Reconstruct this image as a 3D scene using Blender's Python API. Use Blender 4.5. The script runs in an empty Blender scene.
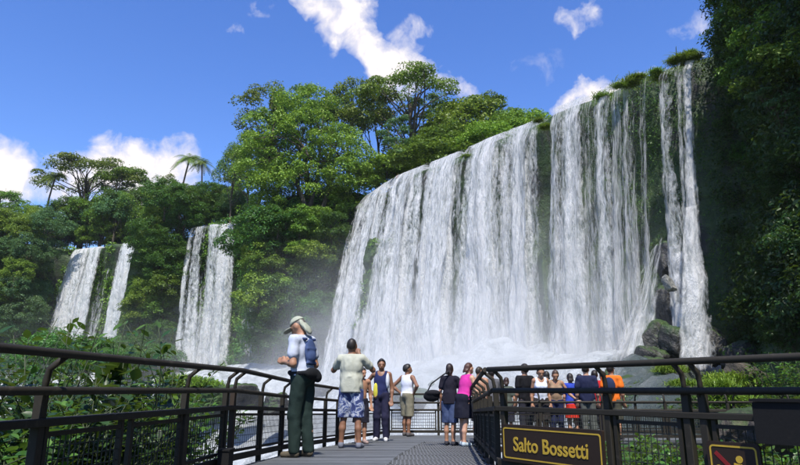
import bpy, bmesh, math, random
import numpy as np
from mathutils import Vector, Matrix

random.seed(7)
RNG = np.random.default_rng(11)
scene = bpy.context.scene
COL = scene.collection

# ------------------------------------------------------------------ camera
F, PITCH, CAMZ = 622.0, math.atan(157.5 / 622.0), 0.85      # focal length in photo pixels (800 wide), tilt, eye height
cam_data = bpy.data.cameras.new('camera')
cam_data.sensor_width = 36.0
cam_data.lens = 36.0 * F / 800.0
cam_data.clip_start = 0.05
cam_data.clip_end = 5000
cam = bpy.data.objects.new('camera', cam_data)
COL.objects.link(cam)
cam.location = (0, 0, CAMZ)
cam.rotation_euler = (math.pi / 2 + PITCH, 0, 0)
scene.camera = cam

# ------------------------------------------------------------------ light
SUN_EL, SUN_AZ = math.radians(60), math.radians(179)        # azimuth clockwise from +Y: behind the camera
sun_dir = Vector((math.sin(SUN_AZ) * math.cos(SUN_EL), math.cos(SUN_AZ) * math.cos(SUN_EL), math.sin(SUN_EL)))
sl = bpy.data.lights.new('sun', 'SUN')
sl.energy = 5.0
sl.angle = math.radians(0.55)
sl.color = (1.0, 0.95, 0.87)
so = bpy.data.objects.new('sun', sl)
COL.objects.link(so)
so.rotation_euler = sun_dir.to_track_quat('Z', 'Y').to_euler()

scene.render.engine = 'CYCLES'
scene.cycles.max_bounces = 6
scene.cycles.diffuse_bounces = 2
scene.cycles.glossy_bounces = 2
scene.cycles.transmission_bounces = 3
scene.cycles.transparent_max_bounces = 10
scene.cycles.volume_bounces = 2
scene.cycles.volume_step_rate = 3.0
scene.cycles.volume_preview_step_rate = 3.0
scene.cycles.use_denoising = True
scene.cycles.caustics_reflective = False
scene.cycles.caustics_refractive = False
scene.cycles.sample_clamp_indirect = 4.0
vs = scene.view_settings
vs.view_transform = 'Standard'
vs.look = 'None'
vs.exposure = 0.45
vs.gamma = 1.0
vs.use_curve_mapping = False

# ------------------------------------------------------------------ pixel to place
CP, SP = math.cos(PITCH), math.sin(PITCH)
def ray(px, py):
    u = (232.5 - py) / F
    return Vector(((px - 400.0) / F, CP - u * SP, SP + u * CP))
def at(px, py, Y):
    d = ray(px, py)
    s = Y / d.y
    return Vector((d.x * s, Y, d.z * s + CAMZ))
def atz(px, py, z):
    d = ray(px, py)
    s = (z - CAMZ) / d.z
    return Vector((d.x * s, d.y * s, z))

# ------------------------------------------------------------------ world: daylight sky with procedural clouds
world = bpy.data.worlds.new('World')
scene.world = world
world.use_nodes = True
wn, wl = world.node_tree.nodes, world.node_tree.links
wn.clear()
def W(t, **kw):
    n = wn.new(t)
    for k, v in kw.items():
        setattr(n, k, v)
    return n
sky = W('ShaderNodeTexSky', sky_type='NISHITA')
sky.sun_disc = False
sky.sun_elevation = SUN_EL
sky.sun_rotation = SUN_AZ
sky.altitude = 200
sky.air_density = 1.0
sky.dust_density = 0.35
sky.ozone_density = 2.5
hsv = W('ShaderNodeHueSaturation')
hsv.inputs['Hue'].default_value = 0.516
hsv.inputs['Saturation'].default_value = 1.26
hsv.inputs['Value'].default_value = 1.2
wl.new(sky.outputs[0], hsv.inputs['Color'])
tc = W('ShaderNodeTexCoord')
def wmath(op, a, b=None, clamp=False):
    n = W('ShaderNodeMath', operation=op)
    n.use_clamp = clamp
    for i, v in enumerate((a, b)):
        if v is None: continue
        if isinstance(v, (int, float)): n.inputs[i].default_value = v
        else: wl.new(v, n.inputs[i])
    return n.outputs[0]
def wnoise(scale, detail, rough, dist=0.0):
    n = W('ShaderNodeTexNoise')
    n.inputs['Scale'].default_value = scale
    n.inputs['Detail'].default_value = detail
    n.inputs['Roughness'].default_value = rough
    n.inputs['Distortion'].default_value = dist
    wl.new(tc.outputs['Generated'], n.inputs['Vector'])
    return n.outputs['Fac']
n_big = wnoise(9.0, 8, 0.62, 0.3)
n_fine = wnoise(26.0, 7, 0.6, 0.5)
# warped view direction, so cloud outlines billow
nv = W('ShaderNodeTexNoise'); nv.inputs['Scale'].default_value = 14; nv.inputs['Detail'].default_value = 7
wl.new(tc.outputs['Generated'], nv.inputs['Vector'])
sub = W('ShaderNodeVectorMath', operation='SUBTRACT'); sub.inputs[1].default_value = (.5, .5, .5)
wl.new(nv.outputs['Color'], sub.inputs[0])
scl = W('ShaderNodeVectorMath', operation='SCALE'); scl.inputs['Scale'].default_value = 0.12
wl.new(sub.outputs[0], scl.inputs[0])
addv = W('ShaderNodeVectorMath', operation='ADD')
wl.new(tc.outputs['Generated'], addv.inputs[0]); wl.new(scl.outputs[0], addv.inputs[1])
def cloud(px, py, rx, ry, ang, power):
    """soft cloud centred on a direction of the sky; rx, ry in radians, ang turns its long axis"""
    c = ray(px, py).normalized()
    right = Vector((0, 0, 1)).cross(c).normalized() * -1
    up = right.cross(c) * 1
    if up.z < 0: up = -up
    a = math.radians(ang)
    ax = right * math.cos(a) + up * math.sin(a)
    ay = -right * math.sin(a) + up * math.cos(a)
    vals = []
    for v, r in ((ax, rx), (ay, ry)):
        d = W('ShaderNodeVectorMath', operation='DOT_PRODUCT')
        wl.new(addv.outputs[0], d.inputs[0]); d.inputs[1].default_value = v
        q = wmath('SUBTRACT', d.outputs['Value'], v.dot(c))
        q = wmath('DIVIDE', q, r)
        vals.append(wmath('MULTIPLY', q, q))
    s = wmath('ADD', vals[0], vals[1])
    m = wmath('SUBTRACT', 1.0, s, True)
    fwd = W('ShaderNodeVectorMath', operation='DOT_PRODUCT')
    wl.new(addv.outputs[0], fwd.inputs[0]); fwd.inputs[1].default_value = c
    m = wmath('MULTIPLY', m, wmath('GREATER_THAN', fwd.outputs['Value'], 0.3))
    return wmath('MULTIPLY', m, power)
CLOUDS = [(8, 175, .055, .058, 0, 1.5), (140, 172, .13, .062, 4, 1.5), (185, 160, .05, .05, 0, 1.0), (60, 198, .09, .03, 0, .8),
          (340, 12, .085, .06, -35, 1.35), (375, 48, .10, .05, -40, 1.2), (415, 68, .09, .034, -28, 1.1), (445, 84, .055, .03, -35, 1.0), (412, 38, .03, .05, 20, .6), (305, 10, .04, .02, -20, .7),
          (585, 96, .06, .032, 20, 1.2), (610, 88, .05, .022, 8, .9), (241, 31, .026, .014, -20, .42), (580, 22, .045, .016, 12, .48), (685, 22, .05, .03, 50, .36),
          (262, 12, .02, .02, 60, .35), (520, 60, .07, .03, -20, .2),
          # the rest of the sky, out of view, carries the same fair-weather clouds
          (-500, 150, .22, .09, 8, 1.2), (-1500, 100, .3, .10, -6, 1.2), (1500, 120, .25, .09, 5, 1.2), (2600, 60, .3, .11, -8, 1.1)]
tot = None
for c in CLOUDS:
    m = cloud(*c)
    tot = m if tot is None else wmath('MAXIMUM', tot, m)
nn = wmath('ADD', wmath('MULTIPLY', n_big, 1.1), wmath('MULTIPLY', n_fine, 0.9))
nn = wmath('SUBTRACT', nn, 1.0)                       # about -0.4 .. 0.4
dens = wmath('ADD', wmath('MULTIPLY', nn, 2.1), wmath('MULTIPLY', tot, .85))
dens = wmath('MULTIPLY', wmath('MULTIPLY', dens, wmath('MULTIPLY', tot, 3.0, True)), 1.0)
ramp = W('ShaderNodeValToRGB')
ramp.color_ramp.elements[0].position = 0.08; ramp.color_ramp.elements[0].color = (0, 0, 0, 1)
ramp.color_ramp.elements[1].position = 1.0; ramp.color_ramp.elements[1].color = (1, 1, 1, 1)
wl.new(dens, ramp.inputs[0])
cshade = W('ShaderNodeMix', data_type='RGBA')
cshade.inputs['A'].default_value = (3.7, 3.75, 4.5, 1)
cshade.inputs['B'].default_value = (5.3, 5.0, 5.05, 1)
wl.new(wmath('MULTIPLY', dens, 0.9, True), cshade.inputs['Factor'])
mixc = W('ShaderNodeMix', data_type='RGBA')
wl.new(ramp.outputs[0], mixc.inputs['Factor'])
wl.new(hsv.outputs[0], mixc.inputs['A'])
wl.new(cshade.outputs['Result'], mixc.inputs['B'])
bg = W('ShaderNodeBackground')
bg.inputs['Strength'].default_value = 0.15
wl.new(mixc.outputs['Result'], bg.inputs['Color'])
wo = W('ShaderNodeOutputWorld')
wl.new(bg.outputs[0], wo.inputs['Surface'])
world.cycles.sampling_method = 'MANUAL'
world.cycles.sample_map_resolution = 200

# ------------------------------------------------------------------ helpers
def tag(o, label=None, cat=None, group=None, kind=None):
    if label: o['label'] = label
    if cat: o['category'] = cat
    if group: o['group'] = group
    if kind: o['kind'] = kind
    return o
def empty(name, loc=(0, 0, 0), rz=0.0):
    o = bpy.data.objects.new(name, None)
    o.empty_display_size = 0.2
    COL.objects.link(o)
    o.location = loc
    o.rotation_euler = (0, 0, rz)
    return o
def link(name, me, mat=None, parent=None):
    o = bpy.data.objects.new(name, me)
    COL.objects.link(o)
    if mat is not None and len(me.materials) == 0: me.materials.append(mat)
    if parent is not None: o.parent = parent
    return o
def np_mesh(name, verts, faces, smooth=False, uv=None, attrs=None):
    """verts (n,3), faces (m,3|4) arrays"""
    verts = np.asarray(verts, dtype=np.float32); faces = np.asarray(faces, dtype=np.int32)
    me = bpy.data.meshes.new(name)
    k = faces.shape[1]
    me.vertices.add(len(verts)); me.vertices.foreach_set('co', verts.ravel())
    me.loops.add(faces.size); me.loops.foreach_set('vertex_index', faces.ravel())
    me.polygons.add(len(faces))
    me.polygons.foreach_set('loop_start', np.arange(0, faces.size, k, dtype=np.int32))
    me.polygons.foreach_set('loop_total', np.full(len(faces), k, dtype=np.int32))
    if smooth: me.polygons.foreach_set('use_smooth', np.ones(len(faces), dtype=bool))
    if uv is not None:
        l = me.uv_layers.new(name='UVMap')
        l.data.foreach_set('uv', np.asarray(uv, dtype=np.float32)[faces.ravel()].ravel())
    for an, av in (attrs or {}).items():
        a = me.attributes.new(an, 'FLOAT', 'POINT')
        a.data.foreach_set('value', np.asarray(av, dtype=np.float32).ravel())
    me.update(calc_edges=True)
    me.validate()
    return me
def grid_faces(nu, nv):
    i = np.arange(nu - 1)[:, None] * nv + np.arange(nv - 1)[None, :]
    return np.stack([i, i + nv, i + nv + 1, i + 1], -1).reshape(-1, 4)
# value noise -----------------------------------------------------------------
def _h(ix, iy, iz, seed):
    n = (ix.astype(np.int64) * 374761393 + iy.astype(np.int64) * 668265263 + iz.astype(np.int64) * 2147483647 + seed * 974634777) & 0xffffffff
    n = ((n ^ (n >> 13)) * 1274126177) & 0xffffffff
    n = ((n ^ (n >> 15)) * 2246822519) & 0xffffffff
    return ((n ^ (n >> 16)) & 0xffffff) / float(0xffffff)
def vnoise(p, seed=0):
    p = np.asarray(p, dtype=np.float64)
    i = np.floor(p); f = p - i
    f = f * f * (3 - 2 * f)
    i = i.astype(np.int64)
    r = 0
    for dx in (0, 1):
        for dy in (0, 1):
            for dz in (0, 1):
                w = (f[..., 0] if dx else 1 - f[..., 0]) * (f[..., 1] if dy else 1 - f[..., 1]) * (f[..., 2] if dz else 1 - f[..., 2])
                r = r + w * _h(i[..., 0] + dx, i[..., 1] + dy, i[..., 2] + dz, seed)
    return r * 2 - 1
def fbm(p, oct=4, seed=0, gain=0.5):
    p = np.asarray(p, dtype=np.float64)
    a, s, t = 1.0, 0, 0
    for k in range(oct):
        s = s + a * vnoise(p * 2 ** k + 17.3 * k, seed + k); t += a; a *= gain
    return s / t
# small mesh builder ------------------------------------------------------------
class MB:
    def __init__(s): s.v, s.f = [], []
    def add(s, vs, fs):
        b = len(s.v); s.v += [tuple(v) for v in vs]; s.f += [tuple(i + b for i in f) for f in fs]; return s
    def box(s, lo, hi):
        x0, y0, z0 = lo; x1, y1, z1 = hi
        return s.add([(x0, y0, z0), (x1, y0, z0), (x1, y1, z0), (x0, y1, z0), (x0, y0, z1), (x1, y0, z1), (x1, y1, z1), (x0, y1, z1)],
                     [(0, 3, 2, 1), (4, 5, 6, 7), (0, 1, 5, 4), (1, 2, 6, 5), (2, 3, 7, 6), (3, 0, 4, 7)])
    def beam(s, a, b, w, h, up=(0, 0, 1), ch=0.0):
        """rectangular bar from a to b, w across, h along up; ch chamfers the long edges"""
        a, b = Vector(a), Vector(b); d = (b - a).normalized(); up = Vector(up)
        x = d.cross(up)
        if x.length < 1e-4: x = d.cross(Vector((1, 0, 0)))
        x.normalize(); y = x.cross(d).normalized()
        hw, hh = w / 2, h / 2
        if ch > 0:
            prof = [(-hw + ch, -hh), (hw - ch, -hh), (hw, -hh + ch), (hw, hh - ch), (hw - ch, hh), (-hw + ch, hh), (-hw, hh - ch), (-hw, -hh + ch)]
        else:
            prof = [(-hw, -hh), (hw, -hh), (hw, hh), (-hw, hh)]
        n = len(prof)
        vs = [p + x * u + y * v for p in (a, b) for u, v in prof]
        fs = [(i, (i + 1) % n, n + (i + 1) % n, n + i) for i in range(n)] + [tuple(range(n - 1, -1, -1)), tuple(range(n, 2 * n))]
        return s.add(vs, fs)
    def tube(s, pts, r, n=10, caps=True):
        pts = [Vector(p) for p in pts]
        rs = r if isinstance(r, (list, tuple)) else [r] * len(pts)
        rings, ref = [], None
        for i, p in enumerate(pts):
            d = (pts[min(i + 1, len(pts) - 1)] - pts[max(i - 1, 0)]).normalized()
            if ref is None: ref = d.cross(Vector((0.31, 0.17, 0.94))); ref = ref if ref.length > .1 else d.cross(Vector((1, 0, 0)))
            x = (ref - d * ref.dot(d)).normalized(); ref = x
            y = d.cross(x)
            rings.append([p + (x * math.cos(2 * math.pi * k / n) + y * math.sin(2 * math.pi * k / n)) * rs[i] for k in range(n)])
        vs = [v for ring in rings for v in ring]; fs = []
        for i in range(len(pts) - 1):
            for k in range(n):
                fs.append((i * n + k, i * n + (k + 1) % n, (i + 1) * n + (k + 1) % n, (i + 1) * n + k))
        if caps:
            fs += [tuple(range(n - 1, -1, -1)), tuple(range((len(pts) - 1) * n, len(pts) * n))]
        return s.add(vs, fs)
    def mesh(s, name, smooth=False):
        me = bpy.data.meshes.new(name); me.from_pydata([tuple(v) for v in s.v], [], s.f)
        if smooth:
            for p in me.polygons: p.use_smooth = len(p.vertices) == 4
        me.update(); return me
    def build(s, name, mat, parent=None, smooth=False):
        return link(name, s.mesh(name, smooth), mat, parent)

# ------------------------------------------------------------------ materials
class Mat:
    def __init__(s, name):
        s.m = bpy.data.materials.new(name); s.m.use_nodes = True
        s.n, s.l = s.m.node_tree.nodes, s.m.node_tree.links
        s.n.clear()
        s.out = s.n.new('ShaderNodeOutputMaterial')
    def node(s, t, ins=None, **kw):
        n = s.n.new(t)
        for k, v in kw.items(): setattr(n, k, v)
        for k, v in (ins or {}).items(): s.set(n.inputs[k], v)
        return n
    def set(s, sock, v):
        if hasattr(v, 'is_linked') or isinstance(v, bpy.types.NodeSocket): s.l.new(v, sock)
        else: sock.default_value = v
    def math(s, op, a, b=0.0, clamp=False):
        n = s.node('ShaderNodeMath', operation=op); n.use_clamp = clamp
        s.set(n.inputs[0], a); s.set(n.inputs[1], b)
        return n.outputs[0]
    def noise(s, vec, scale, detail=4, rough=.55, dist=0.0, col=False):
        n = s.node('ShaderNodeTexNoise', {'Scale': scale, 'Detail': detail, 'Roughness': rough, 'Distortion': dist})
        if vec is not None: s.l.new(vec, n.inputs['Vector'])
        return n.outputs['Color' if col else 'Fac']
    def ramp(s, fac, stops):
        n = s.node('ShaderNodeValToRGB')
        e = n.color_ramp.elements
        while len(e) < len(stops): e.new(0.5)
        for el, (p, c) in zip(e, stops):
            el.position = p; el.color = (*c, 1) if len(c) == 3 else c
        s.l.new(fac, n.inputs[0])
        return n.outputs[0]
    def mix(s, fac, a, b):
        n = s.node('ShaderNodeMix', data_type='RGBA')
        s.set(n.inputs['Factor'], fac)
        for k, v in (('A', a), ('B', b)): s.set(n.inputs[k], (*v, 1) if isinstance(v, tuple) and len(v) == 3 else v)
        return n.outputs['Result']
    def mapping(s, vec, scale):
        n = s.node('ShaderNodeMapping'); n.inputs['Scale'].default_value = scale
        s.l.new(vec, n.inputs['Vector']); return n.outputs[0]
    def coord(s, k='Object'): return s.node('ShaderNodeTexCoord').outputs[k]
    def bump(s, h, strength, dist):
        n = s.node('ShaderNodeBump', {'Strength': strength, 'Distance': dist}); s.l.new(h, n.inputs['Height']); return n.outputs[0]
    def pbr(s, col, rough=.6, normal=None, spec=.5, metal=0.0):
        n = s.node('ShaderNodeBsdfPrincipled')
        s.set(n.inputs['Base Color'], (*col, 1) if isinstance(col, tuple) and len(col) == 3 else col)
        s.set(n.inputs['Roughness'], rough); s.set(n.inputs['Specular IOR Level'], spec); s.set(n.inputs['Metallic'], metal)
        if normal is not None: s.l.new(normal, n.inputs['Normal'])
        return n.outputs[0]
    def done(s, shader):
        s.l.new(shader, s.out.inputs['Surface']); return s.m

def solid(name, col, rough=.6, var=.18, scale=8.0, bump=.0, spec=.4):
    M = Mat(name); c = M.coord()
    n = M.noise(c, scale, 5)
    col2 = M.mix(n, tuple(x * (1 - var) for x in col), tuple(min(1, x * (1 + var)) for x in col))
    nb = M.bump(M.noise(c, scale * 5, 3), bump, .01) if bump else None
    return M.done(M.pbr(col2, rough, nb, spec))

def leaf_mat(name, dark, light, transl=.35, rough=.45):
    M = Mat(name)
    g = M.node('ShaderNodeNewGeometry'); oi = M.node('ShaderNodeObjectInfo')
    c = M.mix(g.outputs['Random Per Island'], dark, light)
    h = M.node('ShaderNodeHueSaturation', {'Color': c, 'Hue': M.math('ADD', .485, M.math('MULTIPLY', oi.outputs['Random'], .03)),
               'Saturation': 1.0, 'Value': M.math('ADD', .8, M.math('MULTIPLY', oi.outputs['Random'], .45))}).outputs[0]
    p = M.pbr(h, rough, None, .35)
    t = M.node('ShaderNodeBsdfTranslucent'); M.l.new(M.mix(.5, h, (.16, .24, .02)), t.inputs[0])
    mx = M.node('ShaderNodeMixShader'); mx.inputs[0].default_value = transl
    M.l.new(p, mx.inputs[1]); M.l.new(t.outputs[0], mx.inputs[2])
    return M.done(mx.outputs[0])

MAT = {}
MAT['leaf_mid'] = leaf_mat('leaf_mid', (0.038, 0.097, 0.010), (0.184, 0.297, 0.032))
MAT['leaf_bright'] = leaf_mat('leaf_bright', (0.060, 0.141, 0.013), (0.287, 0.402, 0.045))
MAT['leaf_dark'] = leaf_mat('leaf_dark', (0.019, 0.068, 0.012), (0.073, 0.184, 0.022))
MAT['leaf_olive'] = leaf_mat('leaf_olive', (0.064, 0.110, 0.015), (0.211, 0.276, 0.038))
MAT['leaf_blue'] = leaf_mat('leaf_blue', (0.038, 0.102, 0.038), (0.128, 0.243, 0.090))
MAT['leaf_shaded'] = leaf_mat('leaf_shaded', (.009, .030, .007), (.040, .095, .013))  # right cliff only: its shade is put into the leaf colour
MAT['grass'] = leaf_mat('grass', (0.064, 0.128, 0.013), (0.218, 0.320, 0.038))
def bark_mat():
    M = Mat('bark'); c = M.coord('Object'); v = M.mapping(c, (3, 3, .7))
    n = M.noise(v, 2.5, 6, .65)
    col = M.ramp(n, [(.3, (.035, .028, .02)), (.6, (.11, .09, .065)), (.8, (.20, .18, .14))])
    return M.done(M.pbr(col, .9, M.bump(n, .6, .05), .2))
MAT['bark'] = bark_mat()
def rock_mat(name, moss=.5, wet=.5, tint=(1, 1, 1)):
    M = Mat(name); g = M.node('ShaderNodeNewGeometry'); c = g.outputs['Position']
    n1 = M.noise(c, .25, 8, .62); n2 = M.noise(c, 1.6, 8, .65, .4); n3 = M.noise(M.mapping(c, (.9, .9, .16)), .9, 6, .6)
    rock = M.ramp(n2, [(.25, (.012 * tint[0], .013 * tint[1], .012 * tint[2])), (.5, (.03 * tint[0], .029 * tint[1], .027 * tint[2])), (.8, (.085 * tint[0], .078 * tint[1], .068 * tint[2]))])
    mo = M.ramp(n2, [(.25, (.008, .022, .004)), (.55, (.028, .062, .010)), (.8, (.075, .12, .018))])
    sep = M.node('ShaderNodeSeparateXYZ'); M.l.new(g.outputs['Normal'], sep.inputs[0])
    f = M.math('ADD', M.math('MULTIPLY', sep.outputs['Z'], .35), M.math('ADD', M.math('MULTIPLY', n3, .9), M.math('MULTIPLY', n1, .6)))
    f = M.math('MULTIPLY', M.math('SUBTRACT', f, 1.25 - moss), 5.0, True)
    col = M.mix(f, rock, mo)
    nb = M.bump(M.math('ADD', n2, M.math('MULTIPLY', M.noise(c, 6, 5), .3)), .9, .25)
    r = M.math('SUBTRACT', .85, M.math('MULTIPLY', n1, wet))
    return M.done(M.pbr(col, r, nb, .5))
MAT['cliff'] = rock_mat('cliff', .72, .55)
MAT['boulder'] = rock_mat('boulder', .42, .75)
MAT['dry_rock'] = rock_mat('dry_rock', .30, .2, (1.7, 1.45, 1.15))
def soil_mat():
    M = Mat('forest_floor'); c = M.node('ShaderNodeNewGeometry').outputs['Position']
    n = M.noise(c, .5, 8, .65)
    col = M.ramp(n, [(.3, (.012, .026, .006)), (.55, (.03, .055, .012)), (.75, (.06, .06, .03))])
    return M.done(M.pbr(col, .95, M.bump(n, .8, .3), .2))
MAT['soil'] = soil_mat()

# ------------------------------------------------------------------ the gorge: cliff line seen from above, right to left
LIPZ = 25.85
MAIN_LIP_PX = [(699, 48), (684, 52), (668, 57), (651, 64), (637, 69), (613, 81), (589, 92), (554, 105), (533, 119), (514, 126), (491, 135), (468, 146), (427, 162), (398, 174), (369, 195)]
def chaikin(p, n=2):
    p = [np.array(q, float) for q in p]
    for _ in range(n):
        q = [p[0]]
        for a, b in zip(p[:-1], p[1:]): q += [a * .75 + b * .25, a * .25 + b * .75]
        p = q + [p[-1]]
    return np.array(p)
lip = [(30, -90, 31), (24, -30, 31), (21, 5, 31), (20.3, 20, 31), (20.4, 30, 31), (21.3, 37, 29), (24.2, 41.0, 26.3)]
lip += [tuple(atz(x, y, LIPZ)) for x, y in MAIN_LIP_PX]
lip += [(-7, 80, 27.5), (-10.5, 77.5, 26.5), (-15.5, 77.5, 26), (-19.5, 82, 26), (-23, 90, 26)]
lip += [tuple(atz(x, y, LIPZ)) for x, y in [(237, 222), (215, 223), (193, 226)]]
lip += [(-36, 101, 26), (-42, 105, 26)]
lip += [tuple(atz(x, y, LIPZ)) for x, y in [(138, 241), (105, 244), (72, 249)]]
lip += [(-64, 107, 26), (-72, 102, 26), (-88, 94, 26), (-120, 76, 26), (-180, 20, 26), (-230, -90, 26)]
lip = chaikin(lip, 2)
seg = np.r_[0, np.cumsum(np.linalg.norm(np.diff(lip[:, :2], axis=0), axis=1))]
NS = int(seg[-1] / 0.8)
ss = np.linspace(0, seg[-1], NS)
LIP = np.stack([np.interp(ss, seg, lip[:, k]) for k in range(3)], 1)
tan = np.gradient(LIP[:, :2], axis=0); tan /= np.linalg.norm(tan, axis=1)[:, None]
ker = np.ones(9) / 9
tan = np.stack([np.convolve(np.pad(tan[:, k], 4, 'edge'), ker, 'valid') for k in range(2)], 1); tan /= np.linalg.norm(tan, axis=1)[:, None]
OUTN = np.stack([-tan[:, 1], tan[:, 0]], 1)

# profile: (outward offset, height as a fraction of the lip height, or absolute when below 0.001)
prof = [(-400, 1.10), (-120, 1.06), (-40, 1.03), (-14, 1.015), (-5, 1.005), (-2, 1.0)]
nface = 34
prof += [(-1.0 - 1.3 * math.sin(math.pi * t) + 2.2 * t ** 3, 1 - t * .955) for t in np.linspace(0, 1, nface)]
prof += [(3.5, -.02), (7, -.12), (12, -.24), (20, -.34)]
P = np.array(prof)
V = np.zeros((NS, len(P), 3))
V[:, :, 0] = LIP[:, None, 0] + OUTN[:, None, 0] * P[None, :, 0]
V[:, :, 1] = LIP[:, None, 1] + OUTN[:, None, 1] * P[None, :, 0]
V[:, :, 2] = LIP[:, None, 2] * P[None, :, 1]
face_w = np.array([1.0 if -3 < o < 4 else .5 for o, _ in prof])[None, :]
q = np.stack([V[..., 0] * .22, V[..., 1] * .22, V[..., 2] * .13], -1)
disp = fbm(q, 5, 3, .55) * 1.3
strata = np.abs(vnoise(np.stack([V[..., 0] * .05, V[..., 1] * .05, V[..., 2] * .75], -1), 9)) * -.55
disp = (disp + strata) * face_w
wet = ((LIP[:, 1] > 40) & (LIP[:, 1] < 82) & (LIP[:, 0] > -7)).astype(float)
wet = np.convolve(wet, np.ones(7) / 7, 'same')
disp = np.where((P[None, :, 0] > -3) & (P[None, :, 0] < 3), np.minimum(disp, .55) * (1 - .35 * wet[:, None]) - .5 * wet[:, None], disp)
V[:, :, 0] += OUTN[:, None, 0] * disp; V[:, :, 1] += OUTN[:, None, 1] * disp
V[:, :, 2] += (fbm(q * 1.7, 3, 5) * .5 * (P[None, :, 0] < -1.9)).astype(float)
V_cliff = V.copy()
cl = link('cliff', np_mesh('cliff', V.reshape(-1, 3), grid_faces(NS, len(P)), True), MAT['cliff'])
tag(cl, kind='structure')

def lip_dist(x, y):
    """distance from the cliff line and which side (positive on the gorge side)"""
    sh = np.shape(x); x = np.ravel(x); y = np.ravel(y)
    best = np.full(x.shape, 1e9); side = np.zeros(x.shape)
    for k in range(0, NS, 2):
        dx, dy = x - LIP[k, 0], y - LIP[k, 1]
        d = np.hypot(dx, dy); m = d < best
        best[m] = d[m]; side[m] = (dx * OUTN[k, 0] + dy * OUTN[k, 1])[m]
    return best.reshape(sh), side.reshape(sh)
def sstep(a, b, x):
    t = np.clip((x - a) / (b - a), 0, 1); return t * t * (3 - 2 * t)
def ground_z(x, y):
    """bed and banks of the gorge"""
    x = np.asarray(x, float); y = np.asarray(y, float)
    n = fbm(np.stack([x * .12, y * .12, 0 * x], -1), 4, 21)
    rb = sstep(0, 9, x - (.24 * y + .2)) * (1 - sstep(34, 46, y))
    lb = sstep(0, 5, -x - 2.2 - .05 * y) * (1 - sstep(11, 22, y)) * .75
    back = (1 - sstep(-6, 5, y)) * .75
    b = np.maximum(np.maximum(rb, lb), back)
    return -8.5 + 8.2 * b + n * 1.0 * (.4 + b) + 2.0 * sstep(4, 16, x - (.24 * y + .2)) * (1 - sstep(34, 46, y))
gx, gy = np.meshgrid(np.arange(-170, 62, 1.2), np.arange(-90, 122, 1.2), indexing='ij')
gz = ground_z(gx, gy)
gd, gs = lip_dist(gx, gy)
gz = np.where(gs < 0, -9.5, gz)
ground = link('ground', np_mesh('ground', np.stack([gx, gy, gz], -1).reshape(-1, 3), grid_faces(*gx.shape), True), MAT['soil'])
tag(ground, kind='structure')
far = MB(); far.add([(-2500, -2500, -9.6), (2500, -2500, -9.6), (2500, 2500, -9.6), (-2500, 2500, -9.6)], [(0, 1, 2, 3)])
tag(far.build('terrain', MAT['soil']), kind='structure')

# ------------------------------------------------------------------ river and foam
def river_mat():
    M = Mat('river'); g = M.node('ShaderNodeNewGeometry'); c = g.outputs['Position']
    a = M.node('ShaderNodeAttribute', attribute_name='foam').outputs['Fac']
    n = M.math('ADD', M.math('MULTIPLY', M.noise(c, .45, 7, .65, .8), .6), M.math('MULTIPLY', M.noise(c, 1.8, 7, .7, .8), .4))
    f = M.math('MULTIPLY', M.math('ADD', M.math('SUBTRACT', n, 1.0), M.math('MULTIPLY', a, .74)), 3.4, True)
    col = M.mix(f, (.10, .13, .125), (.72, .76, .78))
    nb = M.bump(M.math('ADD', n, M.math('MULTIPLY', M.noise(c, 6, 5, .65), .25)), 1.0, 1.3)
    r = M.math('ADD', .08, M.math('MULTIPLY', f, .6))
    return M.done(M.pbr(col, r, nb, .5))
MAT['river'] = river_mat()
rx, ry = np.meshgrid(np.arange(-75, 26, .6), np.arange(6, 112, .6), indexing='ij')
rd, rs = lip_dist(rx, ry)
s = 1 - sstep(3, 26, rd)
rz = -6.2 + 9.6 * s + (fbm(np.stack([rx * .25, ry * .25, 0 * rx], -1), 5, 31, .6) * (.2 + 1.15 * sstep(.02, .5, s)))
hump = at(500, 372, 52)
rz += 1.3 * np.exp(-((rx - hump.x) ** 2 / 30 + (ry - hump.y + 1) ** 2 / 30))
hump = at(445, 380, 55)
rz += .6 * np.exp(-((rx - hump.x) ** 2 / 30 + (ry - hump.y) ** 2 / 20))
rz = np.where(rs < -1, -9.7, rz)
rz = rz - 5.0 * sstep(0, 6, rx - (.30 * ry + 2.0)) * (1 - sstep(36, 44, ry))
foam = np.clip(1.05 - sstep(20, 55, rd) * .75, 0, 1) * np.where(ry < 26, .75, 1)
foam = foam * (1 - .95 * sstep(-1, 3, rx - (.30 * ry + 1)) * (1 - sstep(38, 42, ry)))
river = link('river', np_mesh('river', np.stack([rx, ry, rz], -1).reshape(-1, 3), grid_faces(*rx.shape), True, attrs={'foam': foam.ravel()}), MAT['river'])
tag(river, kind='structure')

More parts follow.
